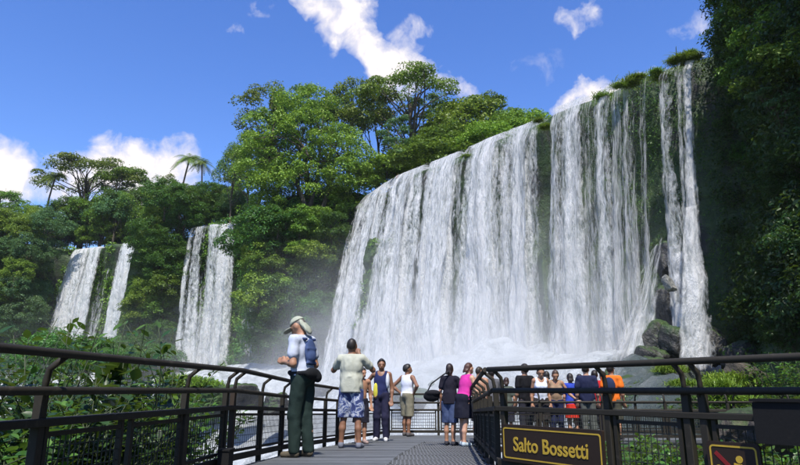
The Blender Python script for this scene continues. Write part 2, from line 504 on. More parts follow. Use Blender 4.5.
# ------------------------------------------------------------------ waterfalls
def water_mat(name, su=1.0, sv=1.0, soft=6.5):
    M = Mat(name)
    uv = M.node('ShaderNodeUVMap', uv_map='UVMap').outputs[0]
    d = M.node('ShaderNodeAttribute', attribute_name='dens').outputs['Fac']
    wob = M.node('ShaderNodeVectorMath', operation='SCALE'); wob.inputs['Scale'].default_value = .55
    M.l.new(M.noise(M.mapping(uv, (.5, .25, 1)), 1.0, 3, .5, 0, True), wob.inputs[0])
    ad = M.node('ShaderNodeVectorMath', operation='ADD'); M.l.new(uv, ad.inputs[0]); M.l.new(wob.outputs[0], ad.inputs[1])
    v = ad.outputs[0]
    n1 = M.noise(M.mapping(v, (1.0 * su, .07 * sv, 1)), 1.1, 6, .62)
    n2 = M.noise(M.mapping(v, (2.2 * su, .8 * sv, 1)), 1.0, 8, .7, .35)
    n3 = M.noise(M.mapping(v, (6.0 * su, 2.4 * sv, 1)), 1.0, 6, .65)
    n = M.math('ADD', M.math('ADD', M.math('MULTIPLY', n1, .36), M.math('MULTIPLY', n2, .36)), M.math('MULTIPLY', n3, .28))
    thr = M.math('SUBTRACT', .72, M.math('MULTIPLY', d, .47))
    a = M.math('MULTIPLY', M.math('SUBTRACT', n, thr), soft, True)
    col = M.ramp(n, [(.36, (.45, .53, .54)), (.47, (.86, .89, .90)), (.56, (.98, .98, .98))])
    hgt = M.math('ADD', n2, M.math('MULTIPLY', n3, .5))
    nb = M.bump(hgt, 1.0, .55)
    p = M.pbr(col, .55, nb, .25)
    t = M.node('ShaderNodeBsdfTranslucent'); M.l.new(col, t.inputs[0]); M.l.new(nb, t.inputs['Normal'])
    mx = M.node('ShaderNodeMixShader'); mx.inputs[0].default_value = .4
    M.l.new(p, mx.inputs[1]); M.l.new(t.outputs[0], mx.inputs[2])
    tr = M.node('ShaderNodeBsdfTransparent')
    m2 = M.node('ShaderNodeMixShader'); M.l.new(a, m2.inputs[0]); M.l.new(tr.outputs[0], m2.inputs[1]); M.l.new(mx.outputs[0], m2.inputs[2])
    return M.done(m2.outputs[0])
MAT['water_full'] = water_mat('falling_water', 1.1, .9, 6.0)
MAT['water_fine'] = water_mat('falling_water_threads', 2.6, .35, 7.0)
MAT['water_thin'] = water_mat('falling_water_strands', 1.5, .6, 6.5)

def curtain(name, cols, mat, parent, dens, cell=.14, nv=150, push=0.0, amp=1.0, seed=0, power=.55, bottom_gain=.25, over=.6):
    """a sheet of falling water. cols: rows of (top point, foot point); dens(u 0..1) says how much water falls there"""
    T = np.array([c[0] for c in cols], float); B = np.array([c[1] for c in cols], float)
    L = np.r_[0, np.cumsum(np.linalg.norm(np.diff(T, axis=0), axis=1))]
    nu = max(24, int(L[-1] / cell))
    u = np.linspace(0, L[-1], nu)
    def cub(A): return np.stack([np.interp(u, L, A[:, k]) for k in range(3)], 1)
    T, B = cub(T), cub(B)
    k = max(1, nu // 30); kk = np.ones(2 * k + 1) / (2 * k + 1)
    sm = lambda A: np.stack([np.convolve(np.pad(A[:, j], k, 'edge'), kk, 'valid') for j in range(3)], 1)
    T, B = sm(T), sm(B); T[:, 2] -= .25 * (over > 0)
    tg = np.gradient(T[:, :2], axis=0); tg /= np.linalg.norm(tg, axis=1)[:, None] + 1e-9
    N = np.stack([-tg[:, 1], tg[:, 0]], 1)
    v = np.linspace(0, 1, nv)
    # the water first slides over the lip, then arcs out and down
    hz = v ** power
    X = T[:, None, :] + (B - T)[:, None, :] * np.stack([hz, hz, v], -1)[None]
    fall = (T[:, 2] - B[:, 2])[:, None] * v[None]
    uu = np.broadcast_to(u[:, None], fall.shape)
    pn = np.stack([uu * .55, fall * .045, np.full_like(fall, seed * 3.1)], -1)
    pm = np.stack([uu * 1.5, fall * .35, np.full_like(fall, seed * 3.1 + 5)], -1)
    env = np.clip(v * 6, 0, 1)[None]
    d = (fbm(pn, 4, seed + 40) * .9 + fbm(pm, 4, seed + 60, .6) * .42 * (.4 + v[None])) * amp * env + push * np.clip(v * 9, 0, 1)[None]
    X[..., 0] += N[:, None, 0] * d; X[..., 1] += N[:, None, 1] * d
    X[..., 2] += (fbm(pn * [2, 1, 1], 3, seed + 80) * .07) * (1 - env)
    dn = np.array([dens(t) for t in np.linspace(0, 1, nu)])[:, None] if callable(dens) else np.full((nu, 1), dens)
    st = fbm(np.stack([u * 1.1, u * 0, u * 0 + seed], -1), 3, seed + 90, .7)[:, None] * .42
    dn = np.where(dn > .03, dn + st * np.clip(1.4 - dn, .35, 1), dn)
    D = np.clip(dn + bottom_gain * v[None] ** 1.5 * (dn > .05), 0, 1.15)
    D = D * np.clip((1 - v[None]) * 14, 0, 1) ** .5
    uvs = np.stack([uu + seed * 13.7, fall], -1)
    if over > 0:            # run back over the lip so no gap shows from above
        X0 = X[:, :1].copy(); X0[..., 0] -= N[:, None, 0] * over * 2; X0[..., 1] -= N[:, None, 1] * over * 2; X0[..., 2] += .05
        X = np.concatenate([X0, X], 1); D = np.concatenate([D[:, :1], D], 1); uvs = np.concatenate([uvs[:, :1] - [0, over * 2], uvs], 1)
    me = np_mesh(name, X.reshape(-1, 3), grid_faces(X.shape[0], X.shape[1]), True, uv=uvs.reshape(-1, 2), attrs={'dens': D.ravel()})
    return link(name, me, mat, parent)
def col_px(tx, ty, bx, by, throw=3.0, z=LIPZ, Y=None):
    t = atz(tx, ty, z) if Y is None else at(tx, ty, Y)
    return (tuple(t), tuple(at(bx, by, t.y - throw)))
def steps(tab):
    xs, ys = zip(*tab)
    return lambda t: float(np.interp(t, xs, ys))

VEIL = [col_px(392, 236, 372, 350, 1.0, Y=63.2), col_px(374, 234, 352, 350, 1.0, Y=63.2), col_px(356, 236, 336, 350, 1.0, Y=63.2)]
mw = tag(empty('waterfall', at(500, 384, 52)), 'wide tall white waterfall pouring over the long cliff behind the people', 'waterfall')
main_cols = [col_px(660, 60, 668, 384, 2.5), col_px(637, 69, 648, 386, 3), col_px(613, 81, 624, 388, 3.5), col_px(589, 92, 598, 390, 4), col_px(554, 105, 560, 392, 4.5),
             col_px(533, 119, 533, 394, 5), col_px(514, 126, 512, 395, 5.5), col_px(491, 135, 484, 396, 6), col_px(468, 146, 456, 396, 6.5), col_px(427, 162, 408, 396, 7.5),
             col_px(398, 174, 366, 394, 9), col_px(383, 184, 342, 392, 10), col_px(369, 195, 322, 390, 11)]
def px_table(tab, cols):
    """table of (lip pixel x, density) -> function of 0..1 along the lip"""
    T = np.array([c[0] for c in cols]); L = np.r_[0, np.cumsum(np.linalg.norm(np.diff(T, axis=0), axis=1))]; L /= L[-1]
    pxs = []
    for c in cols:
        x, y, z = c[0]; z -= CAMZ; pxs.append(400 + F * x / (y * CP + z * SP))
    tt = [(float(np.interp(-p, [-q for q in pxs], L)), d) for p, d in tab]
    tt.sort(); return steps(tt)
back0 = px_table([(366, .55), (374, .8), (392, .9), (396, .55), (400, .9), (422, .92), (426, .5), (431, .5), (436, .9), (458, .92), (463, .35), (468, .3), (473, .88),
                 (500, .95), (535, .95), (541, .45), (546, .12), (551, .45), (556, .82), (574, .82), (580, .58), (592, .55), (600, .7), (612, .7), (617, .48),
                 (626, .40), (632, .36), (643, .38), (648, .6), (655, .55), (659, .1), (662, 0)], main_cols)
front = px_table([(366, .1), (374, .35), (392, .55), (396, .2), (402, .55), (420, .5), (427, .1), (433, .3), (440, .55), (458, .5), (465, .02), (472, .4),
                  (500, .62), (535, .6), (541, .2), (546, .12), (551, .2), (556, .55), (574, .58), (580, .42), (592, .42), (600, .55), (612, .52), (617, .36),
                  (626, .38), (632, .42), (643, .36), (648, .5), (655, .48), (659, .15), (662, 0)], main_cols)
back = lambda t: back0(t) * (.60 + .24 * float(np.clip((t - .38) / .1, 0, 1)))
curtain('curtain', main_cols, MAT['water_full'], None, back, .15, 150, 0.0, 1.0, 1).parent = mw
curtain('curtain', main_cols, MAT['water_thin'], None, front, .15, 150, .75, 1.15, 2).parent = mw
curtain('veil', VEIL, MAT['water_thin'], None, steps([(0, 0), (.15, .35), (.4, .22), (.6, .12), (.8, .3), (1, 0)]), .12, 120, 0, .8, 4, .9, .35, 0).parent = mw
_T = np.array([c[0] for c in main_cols]); _L = np.r_[0, np.cumsum(np.linalg.norm(np.diff(_T, axis=0), axis=1))]; FR = _L[6] / _L[-1]
fine = px_table([(366, .0), (535, .05), (546, .26), (552, .34), (580, .36), (600, .40), (622, .38), (632, .38), (645, .38), (655, .36), (659, .2), (662, 0)], main_cols)
curtain('curtain', main_cols[:7], MAT['water_fine'], None, lambda t: fine(t * FR), .12, 150, .4, .9, 3).parent = mw
for o in mw.children: o.matrix_parent_inverse = Matrix.Translation(-mw.location)

def falls(name, label, base, sheets, group=None):
    e = tag(empty(name, base), label, 'waterfall', group)
    for nm, cols, mat, dens, kw in sheets:
        o = curtain(nm, cols, MAT[mat], e, dens, **kw)
        o.matrix_parent_inverse = Matrix.Translation(-e.location)
    return e
edge = lambda d: steps([(0, 0), (.12, d * .8), (.3, d), (.7, d), (.88, d * .8), (1, 0)])
# the tall plume at the right end, ending on the boulders
c6 = [col_px(702, 47, 716, 348, 2.0), col_px(690, 51, 702, 350, 2.4), col_px(678, 54, 692, 352, 2.6), col_px(667, 58, 682, 350, 2.6)]
c6b = [col_px(700, 205, 728, 372, 2.6, Y=39), col_px(692, 206, 704, 374, 2.8, Y=39), col_px(684, 208, 676, 372, 2.6, Y=39)]
c6c = [col_px(666, 232, 664, 356, 1.0, Y=39.6), col_px(660, 240, 644, 362, 1.6, Y=39.8), col_px(652, 250, 626, 366, 2.0, Y=40), col_px(645, 262, 608, 366, 2.2, Y=40)]
falls('waterfall', 'tall narrow waterfall at the right end, splashing over dark boulders', at(702, 372, 38),
      [('strand', c6, 'water_thin', steps([(0, 0), (.06, .45), (.2, .62), (.36, .22), (.5, .55), (.66, .2), (.8, .52), (.94, .35), (1, 0)]), dict(seed=5, cell=.07, push=1.0)),
       ('strand', c6, 'water_thin', steps([(0, 0), (.1, .5), (.2, .55), (.4, .22), (.5, .45), (.6, .18), (.8, .42), (1, 0)]), dict(seed=6, cell=.07, push=1.6)),
       ('splash', c6b, 'water_thin', edge(.62), dict(seed=7, cell=.06, over=0, power=.9, bottom_gain=.1)),
       ('side_cascade', c6c, 'water_thin', steps([(0, 0), (.2, .5), (.45, .68), (.7, .5), (1, 0)]), dict(seed=8, cell=.06, over=0, power=.9, bottom_gain=.25))])
# two broad falls and a thin one beyond the trees, to the left
f2a = [col_px(236, 221, 230, 372, 3), col_px(226, 222, 214, 372, 3.5), col_px(212, 223, 198, 372, 4), col_px(206, 224, 192, 372, 4)]
f2b = [col_px(206, 224, 196, 372, 3), col_px(198, 225, 183, 372, 3.5), col_px(190, 227, 168, 370, 4)]
falls('waterfall', 'white waterfall left of the big tree, seen over the head of the railing', at(200, 372, 90),
      [('strand', f2a, 'water_full', steps([(0, .1), (.1, .5), (.25, .7), (.4, .82), (.7, .80), (.85, .5), (1, .3)]), dict(seed=11, cell=.12)),
       ('strand', f2b, 'water_full', steps([(0, .4), (.2, .6), (.45, .74), (.6, .42), (.8, .74), (1, .1)]), dict(seed=12, cell=.12)),
       ('strand', f2a, 'water_thin', .33, dict(seed=13, cell=.12, push=.7))])
f1a = [col_px(140, 240, 118, 342, 4), col_px(131, 241, 108, 344, 4.5), col_px(122, 242, 101, 344, 5)]
f1b = [col_px(122, 242, 103, 344, 4), col_px(112, 243, 92, 344, 4), col_px(103, 245, 84, 344, 4)]
f1c = [col_px(104, 245, 84, 344, 4), col_px(94, 246, 72, 344, 5), col_px(84, 247, 60, 344, 5.5), col_px(72, 249, 44, 342, 6)]
falls('waterfall', 'far waterfall at the left, split in two white curtains by green rock', at(90, 344, 103),
      [('strand', f1a, 'water_full', edge(.9), dict(seed=21, cell=.12)),
       ('strand', f1b, 'water_thin', steps([(0, .2), (.3, .3), (.5, .42), (.8, .3), (1, .4)]), dict(seed=22, cell=.12)),
       ('strand', f1c, 'water_full', steps([(0, .2), (.12, .75), (.3, .85), (.42, .5), (.55, .85), (.8, .85), (1, 0)]), dict(seed=23, cell=.12)),
       ('strand', f1c, 'water_thin', .4, dict(seed=24, cell=.12, push=.7))])
f3 = [(tuple(at(259, 214, 86)), tuple(at(262, 362, 82))), (tuple(at(252, 214, 86)), tuple(at(250, 364, 82))), (tuple(at(246, 216, 86)), tuple(at(234, 364, 82)))]
falls('waterfall', 'thin veil of water in the shade beside the big tree', at(248, 364, 82),
      [('strand', f3, 'water_thin', edge(.52), dict(seed=31, cell=.1, bottom_gain=.1))])

# ------------------------------------------------------------------ spray hanging at the foot of the falls
def mist(name, label, a, b, half, z0, z1, dens, fall_h, seed):
    """closed block of air along the foot line a-b, filled with drifting spray"""
    a, b = Vector(a), Vector(b); d = b - a; L = d.length; mid = (a + b) / 2
    m = MB(); m.box((-L / 2, -half, 0), (L / 2, half, z1 - z0))
    M = Mat(name); M.n.remove(M.n[0]) if False else None
    c = M.coord('Object'); sp = M.node('ShaderNodeSeparateXYZ'); M.l.new(c, sp.inputs[0])
    n = M.noise(M.mapping(c, (1, 1, .8)), .16, 4, .6)
    ex = M.math('MULTIPLY', M.math('SUBTRACT', 1.0, M.math('DIVIDE', M.math('ABSOLUTE', sp.outputs['X']), L / 2)), 4.0, True)
    ey = M.math('SUBTRACT', 1.0, M.math('DIVIDE', M.math('ABSOLUTE', sp.outputs['Y']), half), True)
    ez = M.math('POWER', 2.718, M.math('DIVIDE', sp.outputs['Z'], -fall_h))
    et = M.math('MULTIPLY', M.math('SUBTRACT', 1.0, M.math('DIVIDE', sp.outputs['Z'], z1 - z0)), 2.0, True)
    nn = M.math('MULTIPLY', M.math('SUBTRACT', n, .32), 3.2, True)
    de = M.math('MULTIPLY', M.math('MULTIPLY', M.math('MULTIPLY', ex, ey), M.math('MULTIPLY', ez, et)), M.math('MULTIPLY', nn, dens))
    v = M.node('ShaderNodeVolumePrincipled'); v.inputs['Color'].default_value = (.96, .98, 1, 1); v.inputs['Anisotropy'].default_value = 0.0
    M.l.new(de, v.inputs['Density']); M.l.new(v.outputs[0], M.out.inputs['Volume'])
    o = m.build(name, M.m); o.location = (mid.x, mid.y, z0); o.rotation_euler = (0, 0, math.atan2(d.y, d.x))
    return tag(o, label, 'mist', kind='stuff')
mist('mist', 'white spray drifting at the foot of the wide waterfall', (16.5, 38.5, 0), (-14, 71.5, 0), 9, -6.5, 17, .75, 6.0, 1)
mist('mist', 'bright splash cloud where the wide waterfall hits the rocks', (11, 43.5, 0), (-3, 55, 0), 6, -4, 9, 1.1, 3.2, 3)
mist('mist', 'thin spray at the foot of the left waterfalls', (-12, 78, 0), (-66, 104, 0), 10, -6.5, 16, .10, 8.0, 2)

# the thin air between here and the far bank
hz = MB(); hz.box((-2600, -2600, -11), (2600, 2600, 62))
M = Mat('haze'); v = M.node('ShaderNodeVolumePrincipled'); v.inputs['Color'].default_value = (.90, .95, 1, 1); v.inputs['Density'].default_value = .00012; v.inputs['Anisotropy'].default_value = .1
M.l.new(v.outputs[0], M.out.inputs['Volume'])
tag(hz.build('haze', M.m), 'pale humid air filling the gorge', 'haze', kind='stuff')

# ------------------------------------------------------------------ foliage
def leaf_quads(C, Nrm, size, rng, ratio=.5, fold=.22, spread=.5, jitter=.35):
    """one folded leaf (two triangles sharing a midrib) per centre C, facing roughly Nrm"""
    n = len(C)
    Nn = Nrm + rng.normal(0, spread, (n, 3)); Nn /= np.linalg.norm(Nn, axis=1)[:, None] + 1e-9
    a = rng.normal(0, 1, (n, 3)); a -= Nn * (a * Nn).sum(1)[:, None]; a /= np.linalg.norm(a, axis=1)[:, None] + 1e-9
    b = np.cross(Nn, a)
    s = (size * (1 + rng.uniform(-jitter, jitter, n)))[:, None]
    w = s * ratio
    base, tip = C - a * s * .5, C + a * s * .5
    l = C + b * w * .5 - a * s * .06 + Nn * w * fold
    r = C - b * w * .5 - a * s * .06 + Nn * w * fold
    V = np.stack([base, r, tip, l], 1).reshape(-1, 3)
    i = np.arange(n)[:, None] * 4
    Fc = np.concatenate([i + [0, 1, 2], i + [0, 2, 3]], 1).reshape(-1, 3)
    return V, Fc
def clump_leaves(centres, radii, per, size, rng, flat=.65, up=.6, out=.7, ratio=.5):
    Cs, Ns = [], []
    for c, r, k in zip(centres, radii, per):
        d = rng.normal(0, 1, (k, 3)); d /= np.linalg.norm(d, axis=1)[:, None]
        d[:, 2] = np.where(d[:, 2] < -.25, -d[:, 2], d[:, 2])
        rad = r * rng.uniform(.45, 1.0, k) ** .6
        # ragged clump: a few twigs stick out
        rad *= 1 + .35 * np.abs(rng.normal(0, .5, k)) * (rng.random(k) < .25)
        Cs.append(np.asarray(c) + d * rad[:, None] * [1, 1, flat])
        nn = d * out; nn[:, 2] += up; Ns.append(nn)
    C = np.concatenate(Cs); N = np.concatenate(Ns)
    return leaf_quads(C, N, size, rng, ratio)
def limb(mb, a, b, r0, r1, rng, bend=.12, n=5, sides=6):
    a, b = Vector(a), Vector(b); L = (b - a).length
    off = Vector(rng.normal(0, 1, 3)) * L * bend
    pts = [a.lerp(b, t) + off * math.sin(math.pi * t) for t in np.linspace(0, 1, n)]
    mb.tube(pts, [r0 + (r1 - r0) * t for t in np.linspace(0, 1, n)], sides)
    return pts
class TreeKind: pass
def make_tree(seed, H, R, crown_h, crown_base, nclump, per, leaf, shape='round', trunk_r=.22, clump=.26, leaf_key='leaf_mid', nlimb=9):
    rng = np.random.default_rng(seed)
    k = TreeKind(); cen, rad = [], []
    zc = crown_base + crown_h / 2
    while len(cen) < nclump:
        d = rng.normal(0, 1, 3); d /= np.linalg.norm(d)
        if shape == 'round':
            t = rng.uniform(.45, 1.0) ** .5
            if d[2] < -.6: continue
            p = np.array([d[0] * R * t, d[1] * R * t, zc + d[2] * crown_h / 2 * t])
            p[:2] *= 1 + .25 * math.sin(3 * math.atan2(d[1], d[0]) + seed)
        elif shape == 'umbrella':
            a = rng.uniform(0, 2 * math.pi); q = rng.uniform(.1, 1) ** .6 * R
            q *= 1 + .3 * math.sin(2 * a + seed) * .8
            p = np.array([math.cos(a) * q, math.sin(a) * q, crown_base + crown_h * (1 - .55 * (q / R) ** 2) - rng.uniform(0, .35) * crown_h])
        elif shape == 'tiers':
            lay = rng.integers(0, 4); a = rng.uniform(0, 2 * math.pi); q = rng.uniform(.15, 1) ** .6 * R * (1 - .15 * lay)
            p = np.array([math.cos(a) * q, math.sin(a) * q, crown_base + crown_h * lay / 3.3 + rng.uniform(-.3, .3)])
        cen.append(p); rad.append(clump * R * rng.uniform(.7, 1.3))
    flat = .85 if shape == 'round' else .42
    V, Fc = clump_leaves(cen, rad, [int(per * rng.uniform(.7, 1.3)) for _ in cen], leaf, rng, flat)
    k.crown = np_mesh('crown', V, Fc); k.crown.materials.append(MAT[leaf_key])
    mb = MB()
    lean = rng.normal(0, .04 * H, 2)
    top = Vector((lean[0], lean[1], crown_base + crown_h * (.35 if shape == 'round' else .2)))
    pts = limb(mb, (0, 0, -1.0), top, trunk_r * 1.25, trunk_r * .5, rng, .03, 7, 8)
    order = rng.permutation(len(cen))[:nlimb]
    for i in order:
        s = pts[3 + int(rng.integers(0, 3))]
        limb(mb, s, cen[i], trunk_r * .42, trunk_r * .09, rng, .10, 5, 5)
    k.trunk = mb.mesh('trunk', True); k.trunk.materials.append(MAT['bark'])
    k.H = float(V[:, 2].max())
    return k
def make_palm(seed, H, nf=24, L=2.6):
    rng = np.random.default_rng(seed); k = TreeKind()
    mb = MB(); limb(mb, (0, 0, -1), (rng.normal(0, .5), rng.normal(0, .5), H), .17, .11, rng, .02, 8, 8)
    k.trunk = mb.mesh('trunk', True); k.trunk.materials.append(MAT['bark'])
    Vs, Fs, nvt = [], [], 0
    top = np.array(mb.v[-8:]).mean(0)
    for i in range(nf):
        a = 2 * math.pi * i / nf + rng.normal(0, .15); el = rng.uniform(-.25, 1.1)
        d = np.array([math.cos(a), math.sin(a), 0]); side = np.array([-d[1], d[0], 0])
        m_ = 18; t = np.linspace(0, 1, m_ + 1); ln = L * rng.uniform(.8, 1.1)
        sp = top + d * (t * ln * math.cos(el * .8))[:, None] + np.outer(ln * (math.sin(el) * t - .8 * t ** 2), [0, 0, 1])
        for s0 in (1, -1):
            for j in range(m_):
                p0 = sp[j]; p1 = sp[j + 1]
                w = ln * .20 * math.sin(math.pi * min(1, (j + 2) / (m_ + 1))) + .12
                tp = (p0 + p1) / 2 + side * s0 * w + np.array([0, 0, -.55 * w]) + d * .5 * w
                Vs += [p0, p0 + (p1 - p0) * .75, tp]; Fs.append([nvt, nvt + 1, nvt + 2]); nvt += 3
    k.crown = np_mesh('crown', np.array(Vs), np.array(Fs)); k.crown.materials.append(MAT['leaf_olive'])
    k.H = H + 1.2
    return k
KIND = {
 'broad': make_tree(1, 11, 4.4, 7.5, 3.0, 62, 184, 0.304, 'round', .22, .27, 'leaf_mid'),
 'broad2': make_tree(2, 10, 4.0, 7.0, 2.6, 58, 176, 0.289, 'round', .2, .28, 'leaf_bright'),
 'broad3': make_tree(3, 12, 4.8, 7.8, 3.6, 66, 176, 0.319, 'round', .24, .25, 'leaf_dark'),
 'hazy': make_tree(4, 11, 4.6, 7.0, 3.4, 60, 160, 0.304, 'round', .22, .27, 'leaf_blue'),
 'slim': make_tree(5, 13, 2.6, 6.5, 6.2, 34, 144, 0.258, 'round', .16, .36, 'leaf_olive', 8),
 'umbrella': make_tree(6, 15, 5.6, 3.8, 9.6, 46, 168, 0.274, 'umbrella', .28, .20, 'leaf_olive', 22),
 'umbrella2': make_tree(7, 14, 5.0, 4.2, 8.2, 40, 160, 0.258, 'umbrella', .26, .22, 'leaf_mid', 20),
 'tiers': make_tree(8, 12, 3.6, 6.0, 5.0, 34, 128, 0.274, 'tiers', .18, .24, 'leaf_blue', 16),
 'shrub': make_tree(9, 3.5, 2.2, 3.0, .2, 30, 160, 0.243, 'round', .07, .36, 'leaf_mid', 6),
 'shrub2': make_tree(10, 3.2, 2.3, 2.6, .2, 30, 160, 0.258, 'round', .07, .36, 'leaf_bright', 6),
 'shrub3': make_tree(13, 3.4, 2.2, 2.8, .2, 30, 160, 0.228, 'round', .07, .36, 'leaf_dark', 6),
 'bushy': make_tree(21, 8, 4.0, 7.2, .2, 70, 150, .31, 'round', .16, .27, 'leaf_mid', 5),
 'bushy2': make_tree(22, 8, 3.8, 7.0, .2, 66, 150, .30, 'round', .16, .29, 'leaf_bright', 5),
 'bushy3': make_tree(23, 8, 4.2, 7.4, .2, 70, 150, .31, 'round', .16, .26, 'leaf_dark', 5),
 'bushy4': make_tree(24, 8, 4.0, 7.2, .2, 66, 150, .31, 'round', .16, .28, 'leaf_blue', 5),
 'shrub4': make_tree(25, 3.4, 2.2, 2.8, .2, 30, 160, .23, 'round', .07, .36, 'leaf_shaded', 6),  # right-cliff shrub, leaves coloured darker to stand for shade
 'palm': make_palm(14, 12), 'palm2': make_palm(15, 13, 22, 2.3),
}
def plant(kind, loc, sc=1.0, rz=None, name='tree', label=None, cat='tree', group=None, tilt=0.0, sz=None):
    k = KIND[kind]
    e = empty(name, loc, random.uniform(0, 6.28) if rz is None else rz)
    e.scale = (sc, sc, sz or sc)
    if tilt: e.rotation_euler = (random.uniform(-tilt, tilt), random.uniform(-tilt, tilt), e.rotation_euler.z)
    link('trunk', k.trunk, None, e); link('crown', k.crown, None, e)
    return tag(e, label, cat, group)
def plant_px(kind, px, top, Y, base=None, label=None, group=None, name='tree', cat='tree', wide=1.0, base_py=None):
    """a tree at distance Y whose tip reaches photo row `top`"""
    t = at(px, top, Y)
    zb = base if base is not None else (at(px, base_py, Y).z if base_py else 25.6)
    s = (t.z - zb) / KIND[kind].H
    return plant(kind, (t.x, Y, zb), s * wide, None, name, label, cat, group, 0, s)

# --- the big leafy tree on the spur between the falls
def big_tree():
    rng = np.random.default_rng(77); e = empty('tree', (*at(312, 205, 78).xy, 24.5))
    tag(e, 'huge dense leafy tree on the spur left of the wide waterfall', 'tree')
    cen, rad = [], []
    blobs = [(300, 150, 42, 48), (272, 165, 34, 42), (338, 165, 34, 40), (300, 120, 30, 24), (350, 185, 24, 36), (262, 130, 18, 22), (318, 105, 22, 14), (280, 112, 20, 16), (252, 180, 20, 34), (368, 168, 14, 22), (310, 195, 50, 26)]
    for bx, by, wx, wy in blobs:
        c = at(bx, by, 77 + rng.normal(0, .8)); m = 77 / F
        for _ in range(int(wx * wy / 26)):
            d = rng.normal(0, 1, 3); d /= np.linalg.norm(d)
            t = rng.uniform(.55, 1) ** .5
            cen.append(np.array([c.x + d[0] * wx * m * t, c.y + d[1] * (wx + 8) * m * t, c.z + d[2] * wy * m * t]) - np.array(e.location)); rad.append(rng.uniform(.75, 1.6))
    V, Fc = clump_leaves(cen, rad, [int(130 * r) for r in rad], .31, rng, .85)
    me = np_mesh('crown', V, Fc); link('crown', me, MAT['leaf_bright'], e)
    mb = MB()
    for px, py, r in [(300, 140, .5), (275, 150, .35), (338, 150, .35), (318, 120, .3)]:
        p = at(px, py, 77) - e.location
        limb(mb, (rng.normal(0, .8), rng.normal(0, .8), -2), p, r, r * .3, rng, .05, 7, 8)
    for i in rng.permutation(len(cen))[:40]:
        limb(mb, Vector((rng.normal(0, 2), rng.normal(0, 2), rng.uniform(3, 8))), cen[i], .12, .03, rng, .08, 5, 5)
    link('trunk', mb.mesh('trunk', True), MAT['bark'], e)
big_tree()
P_ = plant_px
P_('slim', 264, 84, 80, wide=.95, label='small dark tree top sticking out left above the huge leafy tree')
P_('tiers', 301, 80, 81, wide=.6, label='spiky dark tree top rising above the middle of the huge leafy tree')
P_('slim', 352, 78, 84, wide=.9, label='tall slender tree right of the huge leafy tree, its tip loose and feathery')
P_('slim', 335, 92, 86, label='slender tree half hidden behind the right shoulder of the huge leafy tree')
P_('slim', 374, 80, 88, wide=1.0, label='tall tree with a thin drooping crown between the slender tree and the flat-topped one')
P_('umbrella', 413, 72, 84, wide=.85, label='tall flat-topped tree with forked bare trunk above the left end of the wide waterfall')
P_('tiers', 394, 114, 78, label='pale airy tree low in front of the flat-topped tree', wide=.8)
P_('broad', 442, 100, 88, label='round tree right of the flat-topped tree above the waterfall lip')
P_('broad2', 466, 98, 84, label='yellowish green round tree above the middle of the waterfall lip')
P_('umbrella2', 484, 100, 88, label='small flat crown peeping out right of the yellowish green tree')
P_('broad', 505, 110, 80, label='low rounded tree near the right end of the row above the lip')
P_('broad2', 524, 109, 76, label='last low tree at the right end of the row above the lip')
P_('broad3', 424, 138, 82, label='dark leafy tree under the flat-topped tree, just behind the lip', wide=1.1)
P_('broad', 452, 122, 78, label='leafy tree standing just behind the lip left of the yellowish green tree', wide=1.2)
P_('broad2', 488, 122, 74, label='leafy tree standing close behind the lip below the small flat crown', wide=1.3)
P_('shrub2', 388, 152, 82, 26.2, 'bright shrub beside the lookout rail at the left end of the lip', name='shrub', cat='shrub')
P_('shrub', 412, 150, 80, 26.2, 'shrub on the lip just right of the lookout rail', name='shrub', cat='shrub', wide=1.2)
P_('shrub', 432, 142, 73, 26.0, 'shrub on the lip below the round tree', name='shrub', cat='shrub', wide=1.5)
# --- skyline of the left bank
P_('hazy', 236, 142, 92, wide=.5, label='pale bluish tree leaning out left of the huge leafy tree')
P_('broad', 254, 128, 88, label='leafy tree against the left side of the huge leafy tree', wide=.7)
P_('palm', 190, 152, 104, label='left of two tall palms standing against the white cloud', name='palm_tree', cat='palm')
P_('palm2', 207, 157, 103, label='right of two tall palms standing against the white cloud', name='palm_tree', cat='palm')
P_('palm', 60, 170, 113, label='tall palm left of the big flat-topped tree on the left skyline', name='palm_tree', cat='palm')
P_('umbrella', 92, 158, 116, wide=1.1, label='big flat-topped tree standing out on the left skyline')
P_('umbrella2', 126, 166, 118, label='smaller flat-topped tree right of the big one on the left skyline')
left_sky = [(8, 190, 122, 'umbrella2'), (26, 200, 120, 'broad'), (44, 206, 116, 'broad2'), (70, 196, 114, 'broad3'), (108, 186, 114, 'broad'), (120, 192, 112, 'hazy'), (140, 184, 114, 'broad3'),
            (158, 182, 110, 'broad'), (170, 176, 108, 'slim'), (186, 188, 108, 'broad2'), (204, 186, 107, 'broad'), (218, 182, 106, 'broad3'), (230, 172, 100, 'slim'), (-18, 196, 122, 'broad3'), (-45, 190, 124, 'broad'), (240, 190, 98, 'hazy')]
names = ['leftmost feathery crown on the left skyline, at the picture edge', 'first round crown right of the picture edge on the left skyline', 'low bright crown left of the lone palm', 'dark crown right below the lone palm',
         'green crown under the big flat-topped tree', 'bluish crown below the smaller flat-topped tree', 'dark crown just right of the smaller flat-topped tree', 'green crown at the left foot of the cloud gap, left of the palms',
         'dark high crown just left of the two palms', 'bright crown below the two palms', 'green crown right below the right palm', 'dark crown right of the two palms', 'tall green crown between the palms and the bluish leaning tree',
         'dark crown beyond the left edge of the view', 'farthest crown beyond the left edge of the view', 'hazy crown above the thin veil of water']
for (px, top, Y, kd), nm in zip(left_sky, names): P_(kd, px, top, Y, label=nm)
